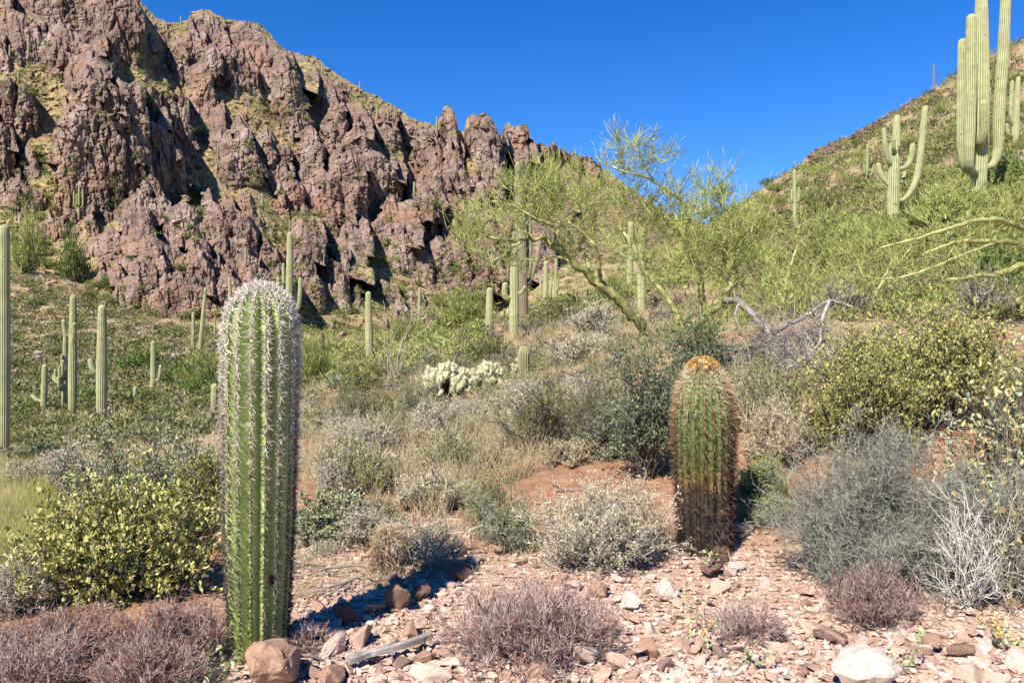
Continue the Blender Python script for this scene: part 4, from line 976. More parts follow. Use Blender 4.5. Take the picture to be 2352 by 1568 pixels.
# ------------------------------------------------------------------ palo verde trees
def palo_verde(label, foot, limbs, clusters, seed, twig_r=.0043, ntw=4, mat="pv_bark", name="palo_verde_tree", sub_r=.012, tl=(.14, .40), up=.5, dead=0.0, dens=.72):
    rng = np.random.default_rng(seed)
    root = empty(name, foot, label, "tree")
    foot = np.asarray(foot)
    nodes = []
    for k, (pts, r0, r1) in enumerate(limbs):
        q = np.array([P(a, b_, Y) for a, b_, Y in pts]) - foot
        pa = catmull(q, max(16, len(pts) * 4))
        pa[1:-1] += rng.normal(size=(len(pa) - 2, 3)) * r0 * .25
        rad = (np.linspace(1, 0, len(pa)) ** .8 * (r0 - r1) + r1) * 1.2
        mb = MB(); tt = np.clip(.75 - rad / .09 * .55 + rng.normal(size=len(pa)) * .08, .05, 1)
        tubes(mb, pa[None], rad[None], 9, tt[None])
        mb.build("trunk" if k == 0 else "branch", M[mat], root, smooth=True)
        nodes.append(pa[len(pa) // 4:])
    nodes = np.concatenate(nodes)
    targets = []
    for (u, v, ru, rv, Y, dY, n_) in clusters:
        n_ = max(6, int(n_ * dens))
        a = norm(rng.normal(size=(n_, 3))) * (rng.random((n_, 1)) ** .4)
        ru, rv = ru * 1.12, rv * 1.12
        targets.append(np.stack([(u + a[:, 0] * ru - CX) / F * Y, Y + a[:, 1] * dY, H + (CY - v - a[:, 2] * rv) / F * Y], -1) - foot)
    targets = np.concatenate(targets)
    dmin = np.linalg.norm(targets[:, None] - nodes[None], axis=-1).min(1)
    paths = []
    for i in np.argsort(dmin):
        t = targets[i]; d = np.linalg.norm(nodes - t, axis=1)
        j = d.argmin(); s0 = nodes[j]; ln = d[j]
        mid = (s0 + t) / 2 + rng.normal(size=3) * .13 * ln + np.array([0, 0, .06 * ln])
        s = np.linspace(0, 1, 6)[:, None]
        pa = s0 * (1 - s) ** 2 + 2 * mid * s * (1 - s) + t * s * s
        pa[1:] += rng.normal(size=(5, 3)) * .03 * ln
        paths.append(pa); nodes = np.concatenate([nodes, pa[2:]])
    paths = np.array(paths); ln = np.linalg.norm(paths[:, -1] - paths[:, 0], axis=1)
    mb = MB()
    tubes(mb, paths, np.linspace(1, .35, 6)[None] * (sub_r * np.clip(ln / .6, .35, 1.1))[:, None], 4, np.clip(.55 + rng.normal(size=len(paths)) * .25, 0, 1))
    n_ = len(paths) * ntw
    pi = np.repeat(np.arange(len(paths)), ntw); k = rng.integers(1, 6, n_)
    st = paths[pi, k]; bd = norm(paths[pi, 5] - paths[pi, 2])
    d = norm(bd * .5 + rng.normal(size=(n_, 3)) * .45 + np.array([0, 0, up])); L = rng.uniform(tl[0], tl[1], n_)[:, None]
    d2 = norm(d + rng.normal(size=(n_, 3)) * .22 + np.array([0, 0, .15]))
    tw = np.stack([st, st + d * L * .5, st + d * L * .5 + d2 * L * .5], 1)
    tubes(mb, tw, np.array([1, .8, .4])[None] * twig_r * np.ones((n_, 1)), 3, rng.random(n_), 1)
    c = 3; m = n_ * c; pi = np.repeat(np.arange(n_), c); t = rng.random(m)[:, None]
    st = tw[pi, 0] * (1 - t) + tw[pi, 2] * t; bd = norm(tw[pi, 2] - tw[pi, 0])
    d = norm(bd * .7 + rng.normal(size=(m, 3)) * .4 + np.array([0, 0, up * .6])); L = rng.uniform(tl[0] * .4, tl[1] * .4, m)[:, None]
    t2 = np.stack([st, st + d * L * .5, st + d * L], 1)
    tubes(mb, t2, np.array([1, .85, .4])[None] * twig_r * .75 * np.ones((m, 1)), 3, rng.random(m), 1)
    mb.build("crown", [M[mat] if dead < .5 else M["deadwood"], M["pv_twig"] if dead < .5 else M["deadwood"]], root)
    return root

ft_ = GUV(1497, 12); ft_[2] = min(ft_[2], H + (CY - 805) / F * 12)
palo_verde("leaning palo verde tree with thick yellow-green trunk bending left over the hill", ft_,
  [([(1499, 815, 12), (1490, 795, 12), (1469, 743, 12), (1432, 698, 12), (1395, 669, 12), (1365, 640, 12), (1329, 610, 11.9), (1292, 578, 11.8), (1270, 561, 11.7), (1248, 552, 11.6), (1212, 545, 11.5), (1182, 555, 11.4), (1146, 548, 11.3), (1116, 541, 11.2)], .085, .018),
   ([(1365, 640, 12), (1352, 610, 12.1), (1338, 580, 12.2), (1318, 556, 12.4), (1307, 530, 12.5), (1285, 512, 12.6), (1248, 508, 12.6)], .035, .012),
   ([(1380, 652, 12), (1376, 618, 11.8), (1373, 588, 11.7), (1365, 562, 11.6), (1347, 545, 11.6), (1322, 523, 11.5), (1300, 501, 11.5)], .035, .012),
   ([(1270, 561, 11.7), (1284, 541, 11.6), (1270, 519, 11.6), (1241, 508, 11.5), (1212, 493, 11.4), (1175, 470, 11.3), (1130, 462, 11.3)], .028, .010),
   ([(1329, 610, 11.9), (1300, 596, 12.1), (1268, 588, 12.2), (1240, 600, 12.3), (1200, 592, 12.4)], .02, .008),
   ([(1212, 545, 11.5), (1176, 570, 11.3), (1150, 590, 11.1), (1118, 606, 11)], .016, .006)],
  [(1260, 440, 100, 62, 11.8, .9, 120), (1180, 480, 90, 60, 11.5, .8, 80), (1110, 530, 80, 55, 11.3, .8, 60), (1350, 470, 70, 60, 12, .9, 70), (1075, 560, 45, 40, 11.1, .6, 24), (1150, 610, 70, 30, 11.2, .7, 28), (1250, 410, 60, 45, 11.8, .7, 40), (1320, 560, 60, 30, 12.2, .7, 30)], 301)
ft_ = GUV(1560, 11.2)
palo_verde("thin-stemmed palo verde with a high arching limb reaching left against the sky", ft_,
  [([(1566, 745, 11.2), (1550, 712, 11.2), (1523, 671, 11.2), (1494, 640, 11.2), (1465, 600, 11.2), (1460, 574, 11.2), (1441, 545, 11.3), (1420, 520, 11.4)], .04, .014),
   ([(1465, 600, 11.2), (1461, 545, 11.1), (1462, 512, 11.1), (1470, 480, 11)], .018, .007),
   ([(1622, 720, 11.4), (1612, 680, 11.4), (1608, 640, 11.4), (1592, 603, 11.4), (1586, 570, 11.4), (1573, 550, 11.4), (1555, 526, 11.4), (1537, 516, 11.4), (1519, 486, 11.4), (1512, 464, 11.4), (1490, 448, 11.4)], .05, .014),
   ([(1580, 560, 11.4), (1578, 478, 11.3), (1541, 446, 11.2), (1504, 417, 11.1), (1468, 402, 11), (1431, 394, 11), (1405, 383, 11)], .03, .010),
   ([(1504, 417, 11.1), (1480, 380, 11), (1465, 345, 10.9)], .012, .006)],
  [(1440, 360, 62, 45, 11, .6, 44), (1420, 430, 66, 50, 11.2, .8, 66), (1500, 480, 60, 60, 11.3, .8, 60), (1440, 560, 50, 45, 11.3, .7, 34), (1530, 370, 40, 45, 11.1, .5, 16), (1540, 520, 50, 50, 11.3, .7, 40), (1500, 620, 60, 50, 11.4, .7, 34), (1470, 330, 40, 30, 10.9, .4, 12)], 302)
ft_ = GUV(1605, 10.6)
palo_verde("broad palo verde right of the others with dark forked trunk above the barrel cactus", ft_,
  [([(1592, 762, 10.6), (1610, 738, 10.6), (1640, 705, 10.6), (1668, 675, 10.6), (1681, 651, 10.6), (1675, 614, 10.6), (1668, 578, 10.6), (1662, 545, 10.6), (1640, 510, 10.6), (1620, 480, 10.6)], .075, .014),
   ([(1668, 675, 10.6), (1650, 690, 10.7), (1625, 720, 10.8), (1600, 760, 10.8)], .05, .03),
   ([(1681, 651, 10.6), (1660, 622, 10.5), (1630, 605, 10.4), (1600, 595, 10.3)], .02, .008),
   ([(1675, 614, 10.6), (1700, 570, 10.7), (1722, 540, 10.8), (1735, 500, 10.9)], .02, .008),
   ([(1573, 665, 10.9), (1570, 640, 10.9), (1566, 636, 10.9)], .05, .045)],
  [(1600, 470, 60, 70, 10.8, .8, 80), (1650, 500, 55, 75, 10.6, .8, 80), (1620, 560, 70, 55, 10.6, .8, 70), (1700, 560, 50, 50, 10.7, .7, 40), (1580, 620, 50, 45, 10.5, .7, 34), (1730, 620, 60, 45, 10.7, .8, 44), (1660, 440, 30, 40, 10.6, .4, 22), (1640, 760, 90, 40, 10.2, .8, 50)], 303)
# grey dead limbs and live twigs drooping to the right of the forked trunk
ft_ = GUV(1690, 9.8)
palo_verde("grey dead limbs drooping in a tangle between forked palo verde and jojoba", ft_,
  [([(1668, 690, 10.4), (1700, 694, 10.2), (1728, 722, 10), (1750, 752, 9.8), (1765, 770, 9.7)], .05, .02),
   ([(1700, 694, 10.2), (1690, 720, 10.1), (1694, 748, 10), (1682, 760, 10)], .02, .008),
   ([(1765, 770, 9.7), (1810, 745, 9.5), (1860, 720, 9.4), (1905, 690, 9.3), (1960, 705, 9.2)], .028, .008),
   ([(1905, 690, 9.3), (1890, 730, 9.1), (1885, 780, 9), (1850, 820, 8.9), (1800, 850, 8.8)], .02, .008),
   ([(1780, 770, 9.6), (1830, 768, 9.3), (1880, 760, 9.2), (1930, 765, 9)], .014, .006)],
  [(1820, 760, 90, 40, 9.3, .4, 46), (1850, 830, 60, 40, 8.9, .3, 30), (1740, 790, 60, 40, 9.7, .3, 24)], 304, mat="deadwood", dead=1, ntw=5, up=-.15, name="dead_tree")
ft_ = GUV(2440, 13)
palo_verde("palo verde at the right edge reaching in with pale horizontal limbs", ft_,
  [([(2440, 700, 13), (2400, 640, 12.8), (2352, 609, 12.6), (2300, 628, 12.4), (2240, 634, 12.2), (2150, 645, 12)], .07, .012),
   ([(2420, 640, 13), (2350, 568, 12.6), (2290, 556, 12.4), (2220, 556, 12.2), (2170, 565, 12), (2120, 585, 11.8)], .05, .012),
   ([(2400, 560, 13), (2340, 520, 12.6), (2290, 505, 12.4), (2230, 508, 12.2), (2180, 525, 12), (2100, 550, 11.8), (2020, 570, 11.6)], .05, .010),
   ([(2290, 556, 12.4), (2200, 590, 12), (2130, 620, 11.8), (2050, 640, 11.6), (1980, 635, 11.4)], .022, .007)],
  [(2200, 530, 110, 40, 12.1, .7, 60), (2120, 600, 110, 40, 11.8, .7, 60), (2280, 560, 80, 60, 12.4, .7, 44), (2300, 480, 80, 40, 12.4, .7, 40), (2200, 640, 120, 40, 12, .6, 40)], 305, ntw=3, dens=.42)
ft_ = GUV(2010, 13.5)
palo_verde("small lime palo verde with several pale stems between the jojoba and the hillside", ft_,
  [([(2010, 680, 13.5), (2030, 640, 13.5), (2048, 600, 13.5), (2040, 560, 13.5)], .03, .008), ([(2010, 680, 13.5), (1985, 640, 13.4), (1970, 600, 13.4)], .022, .006), ([(2020, 660, 13.5), (2060, 610, 13.4), (2090, 570, 13.3)], .02, .006)],
  [(2020, 560, 70, 55, 13.4, .7, 70), (1960, 600, 55, 50, 13.3, .7, 44), (2080, 590, 60, 45, 13.4, .7, 44)], 306, ntw=3, dens=.5)
ft_ = GUV(1800, 13)
palo_verde("lime palo verde thicket with white arched twig, right of the forked trunk", ft_,
  [([(1800, 700, 13), (1805, 650, 13), (1818, 600, 13), (1835, 560, 13)], .03, .008), ([(1800, 700, 13), (1780, 650, 13), (1760, 610, 13)], .022, .006), ([(1810, 690, 13), (1850, 650, 12.8), (1880, 610, 12.6)], .02, .006)],
  [(1800, 590, 70, 50, 13, .8, 70), (1850, 630, 70, 50, 12.8, .8, 60), (1760, 640, 60, 50, 13, .8, 54), (1900, 660, 70, 40, 12.5, .8, 50), (1740, 700, 50, 40, 12.4, .8, 30)], 307, ntw=3, dens=.42)

# ------------------------------------------------------------------ cholla, ocotillo, sotol, prickly pear
def cholla(label, u, Y, width, hgt, n_, seed):
    rng = np.random.default_rng(seed)
    base = GUV(u, Y); root = empty("cholla_cactus", base, label, "cholla")
    mb = MB(); sp = MB(); st = MB()
    tubes(st, np.array([[[0, 0, -.05], [.02, 0, hgt * .3], [0, .02, hgt * .6]]]), np.array([[.06, .055, .05]]), 8, .4)
    tips = dome_tips(rng, n_, np.zeros(3), width / 2 * .92, width / 2 * .7, hgt * .92, .35, .2, .55)
    starts = tips * np.array([.62, .62, .78]) + rng.normal(size=tips.shape) * .03
    trunkp = tips * np.array([.05, .05, .45]) + np.array([0, 0, hgt * .12])
    tubes(st, np.stack([trunkp, (trunkp + starts) / 2 + [0, 0, -.02], starts], 1), np.array([.035, .03, .028]), 6, rng.random(n_))
    d = norm(tips - starts + np.array([0, 0, .35 * hgt]) + rng.normal(size=tips.shape) * .12)
    L = rng.uniform(.10, .2, n_)[:, None] * (hgt ** .3)
    q0, q1 = tips - d * L * .5, tips + d * L * .5
    kk_ = np.array([0, .12, .5, .88, 1.0])
    tubes(mb, q0[:, None] + (q1 - q0)[:, None] * kk_[None, :, None], np.array([.010, .030, .036, .03, .008])[None] * np.ones((n_, 1)), 7, .7 + .25 * rng.random(n_))
    m = n_ * 110; pi = rng.integers(0, n_, m); t = rng.random(m)[:, None]
    o = norm(rng.normal(size=(m, 3))); ax = d[pi]; o = norm(o - ax * np.sum(o * ax, 1, keepdims=True) * .6)
    s0 = q0[pi] * (1 - t) + q1[pi] * t + o * .02
    tubes(sp, np.stack([s0, s0 + o * rng.uniform(.035, .06, (m, 1))], 1), np.array([.0022, .0012]), 3, np.clip(.62 + .4 * rng.random(m), 0, 1))
    st.build("trunk", M["cholla_dark"], root); mb.build("joints", M["cholla"], root); sp.build("spines", M["cholla"], root)
    return root
cholla("large pale teddy-bear cholla with dark trunk in the middle of the slope", 1028, 17, 1.26, 1.08, 150, 401)
cholla("smaller pale cholla leaning against the right side of the large cholla", 1118, 18, .84, .84, 84, 402)
cholla("yellowish cholla clump half hidden in scrub left of the palo verde trunk", 1365, 20, .85, .4, 46, 403)
cholla("tiny pale cholla beside the grey-green young saguaro", 1188, 19.6, .3, .62, 14, 404)

def ocotillo(label, u, Y, tips, seed):
    rng = np.random.default_rng(seed); base = GUV(u, Y); root = empty("ocotillo", base, label, "ocotillo")
    mb = MB()
    for (a, b_) in tips:
        t = P(a, b_, Y + rng.uniform(-.5, .5)) - base; mid = t * .5 + np.array([t[0] * -.12, 0, t[2] * .06])
        pa = catmull([rng.normal(size=3) * [.08, .08, 0], mid + rng.normal(size=3) * .05, t], 14); pa[1:] += rng.normal(size=(13, 3)) * .012
        tubes(mb, pa[None], np.linspace(.016, .006, 14)[None], 4, np.clip(.6 + rng.normal(size=(1, 14)) * .15, 0, 1))
    mb.build("wands", M["twig_grey"], root); return root
ocotillo("leafless ocotillo with long grey wands fanning out behind the cholla", 903, 22, [(793, 749), (830, 800), (863, 705), (896, 742), (942, 748), (990, 676), (1003, 730), (975, 700), (955, 760), (870, 770), (925, 735), (890, 800), (880, 690), (985, 780), (850, 830), (915, 790), (930, 800), (962, 690)], 411)
ocotillo("thin ocotillo wands on the slope under the palo verde limb", 1330, 34, [(1320, 640), (1335, 660), (1345, 668)], 412)

def rosette(label, u, Y, R, seed, name="agave", n_=70):
    rng = np.random.default_rng(seed); base = GUV(u, Y); root = empty(name, base, label, "agave")
    a = rng.random(n_) * 6.283; el = np.arcsin(np.clip(rng.random(n_) ** .7, 0, .97)); d = np.stack([np.cos(a) * np.cos(el), np.sin(a) * np.cos(el), np.sin(el)], -1)
    mb = MB(); p0 = np.zeros((n_, 3)) + [0, 0, .08]; L = R * rng.uniform(.8, 1.1, n_)
    leaves(mb, p0, d, L, R * .11, rng, .35, hint=np.tile([0, 0, 1.0], (n_, 1)))
    mb.build("leaves", M["agave"], root); return root
rosette("dark green sotol rosette of stiff narrow leaves on the slope crest", 1020, 30, .62, 421)
rosette("pale sotol rosette beside the big spiny saguaro's right side", 774, 24, .58, 422, n_=45)
rosette("grey agave in the scrub just right of the big spiny saguaro", 768, 14, .42, 423, n_=30)
rng = np.random.default_rng(430)
for lb, u, Y, n_ in (("prickly pear pads standing left of the large cholla", 950, 16.5, 5), ("low bright prickly pear patch below the ocotillo", 925, 15.5, 9)):
    base = GUV(u, Y); root = empty("prickly_pear", base, lb, "prickly pear")
    for k in range(n_):
        me = MB(); ph = np.linspace(0, 6.283, 15)[:-1]; r = .11 * rng.uniform(.8, 1.1)
        ring = np.stack([np.cos(ph) * r * .8, np.zeros(14), np.sin(ph) * r + r], -1)
        c0 = np.array([[0, -.022, r], [0, .022, r]]); V = np.concatenate([ring * [.85, 1, .85] + [0, -.016, r * .15], ring, ring * [.85, 1, .85] + [0, .016, r * .15], c0])
        i = np.arange(14); j = (i + 1) % 14
        Q = np.concatenate([np.stack([i, j, j + 14, i + 14], -1), np.stack([i + 14, j + 14, j + 28, i + 28], -1), np.stack([j, i, np.full(14, 42), np.full(14, 42)], -1)[:, :3].repeat(1, 0).reshape(-1, 3)[:, [0, 1, 2, 2]], np.stack([i + 28, j + 28, np.full(14, 43), np.full(14, 43)], -1)])
        me.add(V, Q[:28], .2 + .8 * rng.random()); me.f.append(np.concatenate([np.stack([j, i, np.full(14, 42)], -1), np.stack([i + 28, j + 28, np.full(14, 43)], -1)])); me.m.append(np.zeros(28, np.int32))
        o = me.build("pad", M["pear"], root, smooth=True)
        o.location = (rng.uniform(-.35, .35), rng.uniform(-.15, .15), .16 * (k % 2) - .02); o.rotation_euler = (rng.uniform(-.4, .4), rng.uniform(-.5, .5), rng.uniform(-1, 1))

# ------------------------------------------------------------------ rocks
def hull_mesh(name, seed, mat, n_=26, flat=.7, rough=.05, sub=1):
    rng = np.random.default_rng(seed)
    bm = bmesh.new()
    for p in norm(rng.normal(size=(n_, 3))) * rng.uniform(.75, 1.1, (n_, 1)) * np.array([1, rng.uniform(.65, .95), flat * rng.uniform(.75, 1.1)]):
        bm.verts.new(p)
    bmesh.ops.convex_hull(bm, input=bm.verts)
    bmesh.ops.delete(bm, geom=[v for v in bm.verts if not v.link_faces], context='VERTS')
    bmesh.ops.bevel(bm, geom=list(bm.edges), offset=.05, segments=1, affect='EDGES', profile=.5)
    if sub:
        bmesh.ops.triangulate(bm, faces=bm.faces); bmesh.ops.subdivide_edges(bm, edges=list(bm.edges), cuts=sub, use_grid_fill=True)
        for v in bm.verts:
            c = v.co; k = 1 + rough * (float(fbm(np.array(c.x * 2.3 + seed), np.array(c.y * 2.3 + c.z * 1.9), seed, 4)) - .5) * 3
            v.co = c * k
    me = bpy.data.meshes.new(name); bm.to_mesh(me); bm.free(); me.materials.append(mat)
    return me
ROCKS = [hull_mesh("rock", 500 + k, M["rubble"], 9 + k % 6, (.55, .7, .85)[k % 3], .06) for k in range(14)]
def rock(label, u, v, w, mat, seed, flat=.75, Y=None, sink=.25, name="rock", cat="rock", rz=None, h=None):
    """w = width in photo units, (u, v) = its middle"""
    me = hull_mesh(name, seed, M[mat], 16, flat, .16, 3)
    Y = Y or ghit(u, v + w * flat * .35); r = w / 2 / F * Y
    o = bpy.data.objects.new(name, me); COL.objects.link(o); g = GUV(u, Y)
    o.scale = (r, r, r); o.location = (g[0], g[1], g[2] + r * flat * (1 - sink)); o.rotation_euler = (0, 0, rz if rz is not None else random.Random(seed).uniform(0, 6.28))
    return tag(o, label, cat)
rock("large orange-tan boulder right in front of the big spiny saguaro", 607, 1535, 190, "boulder_tan", 601, .62, 3.45, .2, "boulder", "boulder")
rock("rounded brown boulder standing at the end of the saguaro's shadow", 915, 1378, 76, "boulder_brown", 602, .95)
rock("purplish flat-faced boulder touching the rounded brown one", 968, 1366, 60, "boulder_dark", 603, .8)
rock("dark brown boulder beside the bare grey twigs", 1056, 1316, 68, "boulder_dark", 604, .8)
rock("white angular stone uphill of the dark brown boulder", 1088, 1287, 52, "boulder_white", 605, .6)
rock("tan stone at the top edge of the rubble under the green weeds", 1142, 1262, 50, "boulder_tan", 606, .7)
rock("dark maroon stone at the barrel cactus foot", 1637, 1312, 66, "boulder_dark", 607, .75)
rock("pale pink flat stone right of the barrel cactus", 1690, 1302, 56, "boulder_white", 608, .5)
rock("big whitish rock with a pointed top near the lower right", 1990, 1530, 200, "boulder_white", 629, .8, None, .35, "boulder", "boulder")
rock("dark red slab lying left of the big whitish rock", 1905, 1470, 90, "boulder_dark", 610, .35)
rock("orange-tan stone at the right behind the big whitish rock", 2140, 1478, 66, "boulder_tan", 611, .7)
rock("round tan stone on the rubble above the lower edge", 1490, 1495, 66, "boulder_tan", 612, .8)
rock("pink-tan block in the middle of the rubble", 1447, 1388, 74, "boulder_white", 613, .7)
rock("cream block at the edge of the pale dry bush", 1532, 1362, 84, "boulder_white", 614, .7)
rock("tan rounded rock in front of the pale dry bush", 1376, 1352, 60, "boulder_tan", 615, .85)
rock("black-shadowed rock beside the saguaro's shadow", 790, 1420, 70, "boulder_dark", 616, .9)
rock("orange rock at the lower edge right of the orange-tan boulder", 760, 1556, 110, "boulder_tan", 617, .6, 3.45)
rock("pink boulder on the slope behind the grey-green jojoba", 415, 965, 46, "boulder_tan", 618, .6, 22)
rock("brown block on the right near the lower edge", 2215, 1500, 90, "boulder_brown", 619, .55)
rng = np.random.default_rng(640)
placed = 0; tries = 0; spots = []
while placed < 275 and tries < 9000:
    tries += 1
    u = rng.uniform(640, 2380); v = rng.uniform(1235, 1575) if rng.random() < .85 else rng.uniform(1420, 1570)
    if v < 1290 + 0.0 and not (1020 < u < 1230 or 1640 < u < 1800): continue
    if u < 860 and v < 1380: continue
    Y = ghit(u, v)
    if Y is None or Y > 6: continue
    big = rng.random() ** 1.6
    r = .030 + .072 * big
    x = (u - CX) / F * Y
    if any((x - a) ** 2 + (Y - b_) ** 2 < (.75 * (r + c_)) ** 2 for a, b_, c_ in spots): continue
    spots.append((x, Y, r))
    o = bpy.data.objects.new("rock", ROCKS[rng.integers(0, len(ROCKS))]); COL.objects.link(o)
    g = G(x, Y); o.location = (g[0], g[1], g[2] + r * .28); s_ = r * rng.uniform(.85, 1.25)
    o.scale = (s_, s_ * rng.uniform(.7, 1), s_ * rng.uniform(.7, 1)); o.rotation_euler = (rng.uniform(-.5, .5), rng.uniform(-.5, .5), rng.random() * 6.28)
    tag(o, "small pinkish broken stone lying in the trail rubble", "rock", "broken stones of the trail"); placed += 1
# the fine rubble between them
def hull_np(seed):
    me = hull_mesh("tmp", seed, M["gravel"], 9, .7, 0, 0)
    bm = bmesh.new(); bm.from_mesh(me); bmesh.ops.triangulate(bm, faces=bm.faces)
    V = np.array([v.co[:] for v in bm.verts]); T_ = np.array([[x.index for x in f.verts] for f in bm.faces]); bm.free(); bpy.data.meshes.remove(me)
    return V, T_
HP = [hull_np(700 + k) for k in range(8)]
gv = MB(); cnt = 0
for k in range(14000):
    u = rng.uniform(560, 2420); v = rng.uniform(1150, 1600)
    if v < 1262 and rng.random() < .75: continue
    Y = ghit(u, v)
    if Y is None or Y > 6.6: continue
    x = (u - CX) / F * Y
    r = .010 + .034 * rng.random() ** 2.2
    V, T_ = HP[k % 8]; a = rng.random() * 6.283; ca, sa = math.cos(a), math.sin(a)
    W = V * np.array([1, rng.uniform(.6, 1), rng.uniform(.5, .9)]) * r
    W = np.stack([W[:, 0] * ca - W[:, 1] * sa, W[:, 0] * sa + W[:, 1] * ca, W[:, 2] + rng.uniform(-.3, .3) * W[:, 0]], -1)
    gv.add(W + G(x, Y) + [0, 0, r * .25], T_, rng.random())
tag(gv.build("gravel", M["gravel"]), "pinkish gravel and chips covering the trail", "gravel", kind="stuff")
# weathered plank and fallen sticks
pk = MB(); kx = np.linspace(0, 1, 9)
pth = np.stack([kx * .42, kx * .16 + .01 * np.sin(kx * 7), .02 + .03 * kx], -1)
V = []
for k in range(9):
    w_ = .028 * (1 - .35 * kx[k]) + .004 * math.sin(k * 2.1); V += [pth[k] + [-.3 * w_, w_, -.012], pth[k] + [.3 * w_, -w_, -.012], pth[k] + [.3 * w_, -w_, .014], pth[k] + [-.3 * w_, w_, .012]]
Q = [[k * 4 + a, k * 4 + (a + 1) % 4, k * 4 + 4 + (a + 1) % 4, k * 4 + 4 + a] for k in range(8) for a in range(4)] + [[0, 3, 2, 1], [32, 33, 34, 35]]
pk.add(V, Q, np.repeat(rng.uniform(.5, .95, 9), 4))
o = pk.build("driftwood", M["deadwood"]); g = GUV(800, 3.62); o.location = (g[0], g[1], g[2] + .035); o.rotation_euler = (0, 0, .18)
tag(o, "flat weathered grey wood splinter on the stones near the lower edge", "wood")
for k, (u, v, L, a, lb) in enumerate(((700, 1380, .55, .5, "long grey stick on the litter right of the big spiny saguaro"), (760, 1325, .7, .3, "thin pale stick under the bare grey twigs"), (820, 1350, .5, .9, "forked grey stick next to the saguaro's shadow"), (700, 1310, .6, .1, "grey stick against the small grey-leaved jojoba"),
                                       (750, 1530, .35, .25, "dark stick beside the weathered splinter"), (1330, 1135, .5, .2, "dark dead branch lying on the red bank"), (1420, 1150, .45, -.3, "grey dead branch leaning on the pale dry bush"), (640, 1345, .5, .7, "stick leaning at the saguaro's right foot"))):
    Y = ghit(u, v); g = GUV(u, Y); sb = MB(); t = np.linspace(-.5, .5, 10)
    pa = np.stack([t * L * math.cos(a), t * L * math.sin(a), .03 + .03 * np.sin(t * 5 + k)], -1) + rng.normal(size=(10, 3)) * .008
    tubes(sb, pa[None], np.linspace(.011, .004, 10)[None], 5, np.clip(.5 + rng.normal(size=(1, 10)) * .2, 0, 1))
    for q in range(4):
        i = rng.integers(2, 9); d = np.array([math.cos(a + rng.choice([-.7, .7])), math.sin(a + rng.choice([-.7, .7])), rng.uniform(.1, .5)]) * L * .3
        tubes(sb, np.stack([pa[i], pa[i] + d * .5 + rng.normal(size=3) * .01, pa[i] + d])[None], np.array([[.005, .004, .002]]), 3, .6)
    o = sb.build("fallen_branch", M["deadwood"]); o.location = g; tag(o, lb, "dead branch")
# dark basalt crag on the right skyline
rng = np.random.default_rng(660)
for lb, u0, v0, u1, v1, Y, w0, n_ in (("dark basalt crag at the lower end of the right ridge", 1862, 376, 1915, 338, 118, 17, 26), ("long dark basalt ledge along the right ridge", 1905, 338, 2030, 292, 115, 13, 46), ("broken brown ledge further up the right ridge", 2035, 286, 2150, 218, 111, 9, 40)):
    cm = MB()
    for k in range(n_ * 3):
        t = rng.random(); u = u0 + (u1 - u0) * t; V, T_ = HP[k % 8]
        ci = int(np.argmin(np.abs(GU - u))); vs_ = VG[40:, ci].min(); v = vs_ + rng.uniform(.05, 1.5) * w0; Yq = ghit(u, v, 60) or 118
        r = w0 * rng.uniform(.3, .85) / F * Yq * .8
        cm.add(V * np.array([r * 1.3, r * 1.2, r * 1.1]) + GUV(u, Yq) + [0, 0, r * .45], T_, .5)
    o = cm.build("rock_crag", M["crag"], origin=P((u0 + u1) / 2, (v0 + v1) / 2, Y)); tag(o, lb, "rock crag")

# ------------------------------------------------------------------ shrubs on the slopes
def far_shrub_mesh(name, seed, mat, n_leaf, leaf, tall=.8, twigs=40, erect=.4, hollow=.5, wid=.3):
    rng = np.random.default_rng(seed)
    tips = dome_tips(rng, twigs, np.array([seed * .37, 0, 0]) * 0, 1, .95, tall, .15, .45, hollow)
    tips *= (1 + .25 * (fbm(tips[:, 0] * 2 + seed, tips[:, 1] * 2, seed, 2) - .5))[:, None]
    lv = grow(rng, np.zeros(3), tips, [.02, (3, .15, .4, .6, .4, .010)], spread0=.06)
    mb = MB(); tubes(mb, lv[0][0], lv[0][1], 3, rng.random(twigs)); 
    tw = lv[1][0]; pi = rng.integers(0, len(tw), n_leaf); t = rng.random(n_leaf)[:, None]
    q = tw[pi, 0] * (1 - t) + tw[pi, 2] * t + rng.normal(size=(n_leaf, 3)) * .05
    leaves(mb, q, rng.normal(size=(n_leaf, 3)) * .6 + norm(q + [0, 0, .2]) * .3 + np.array([0, 0, erect]), leaf * rng.uniform(.6, 1.4, n_leaf), leaf * wid * rng.uniform(.6, 1.3, n_leaf), rng, .1, None, 1)
    return mb.mesh(name, [M["bark_dark"], mat])
FS = []
for k in range(12):
    kind = k % 4
    FS.append(far_shrub_mesh(("lime_bush", "olive_bush", "green_bush", "grey_bush")[kind], 800 + k, SH[kind], (2600, 1700, 1700, 1300)[kind], (.17, .085, .09, .10)[kind], (.95, .75, .8, .65)[kind], 60, (.55, .3, .3, .4)[kind], .4, (.11, .42, .45, .25)[kind]))
def place_shrub(kind, p, r, label, cat, group, rng, tall=1.0):
    me = FS[kind + 4 * int(rng.integers(0, 3))]
    o = bpy.data.objects.new(("palo_verde_bush", "creosote_bush", "desert_bush", "grey_bush")[kind], me); COL.objects.link(o)
    o.location = p; o.scale = (r, r, r * tall); o.rotation_euler = (0, 0, rng.random() * 6.28)
    return tag(o, label, cat, group)
rng = np.random.default_rng(810)
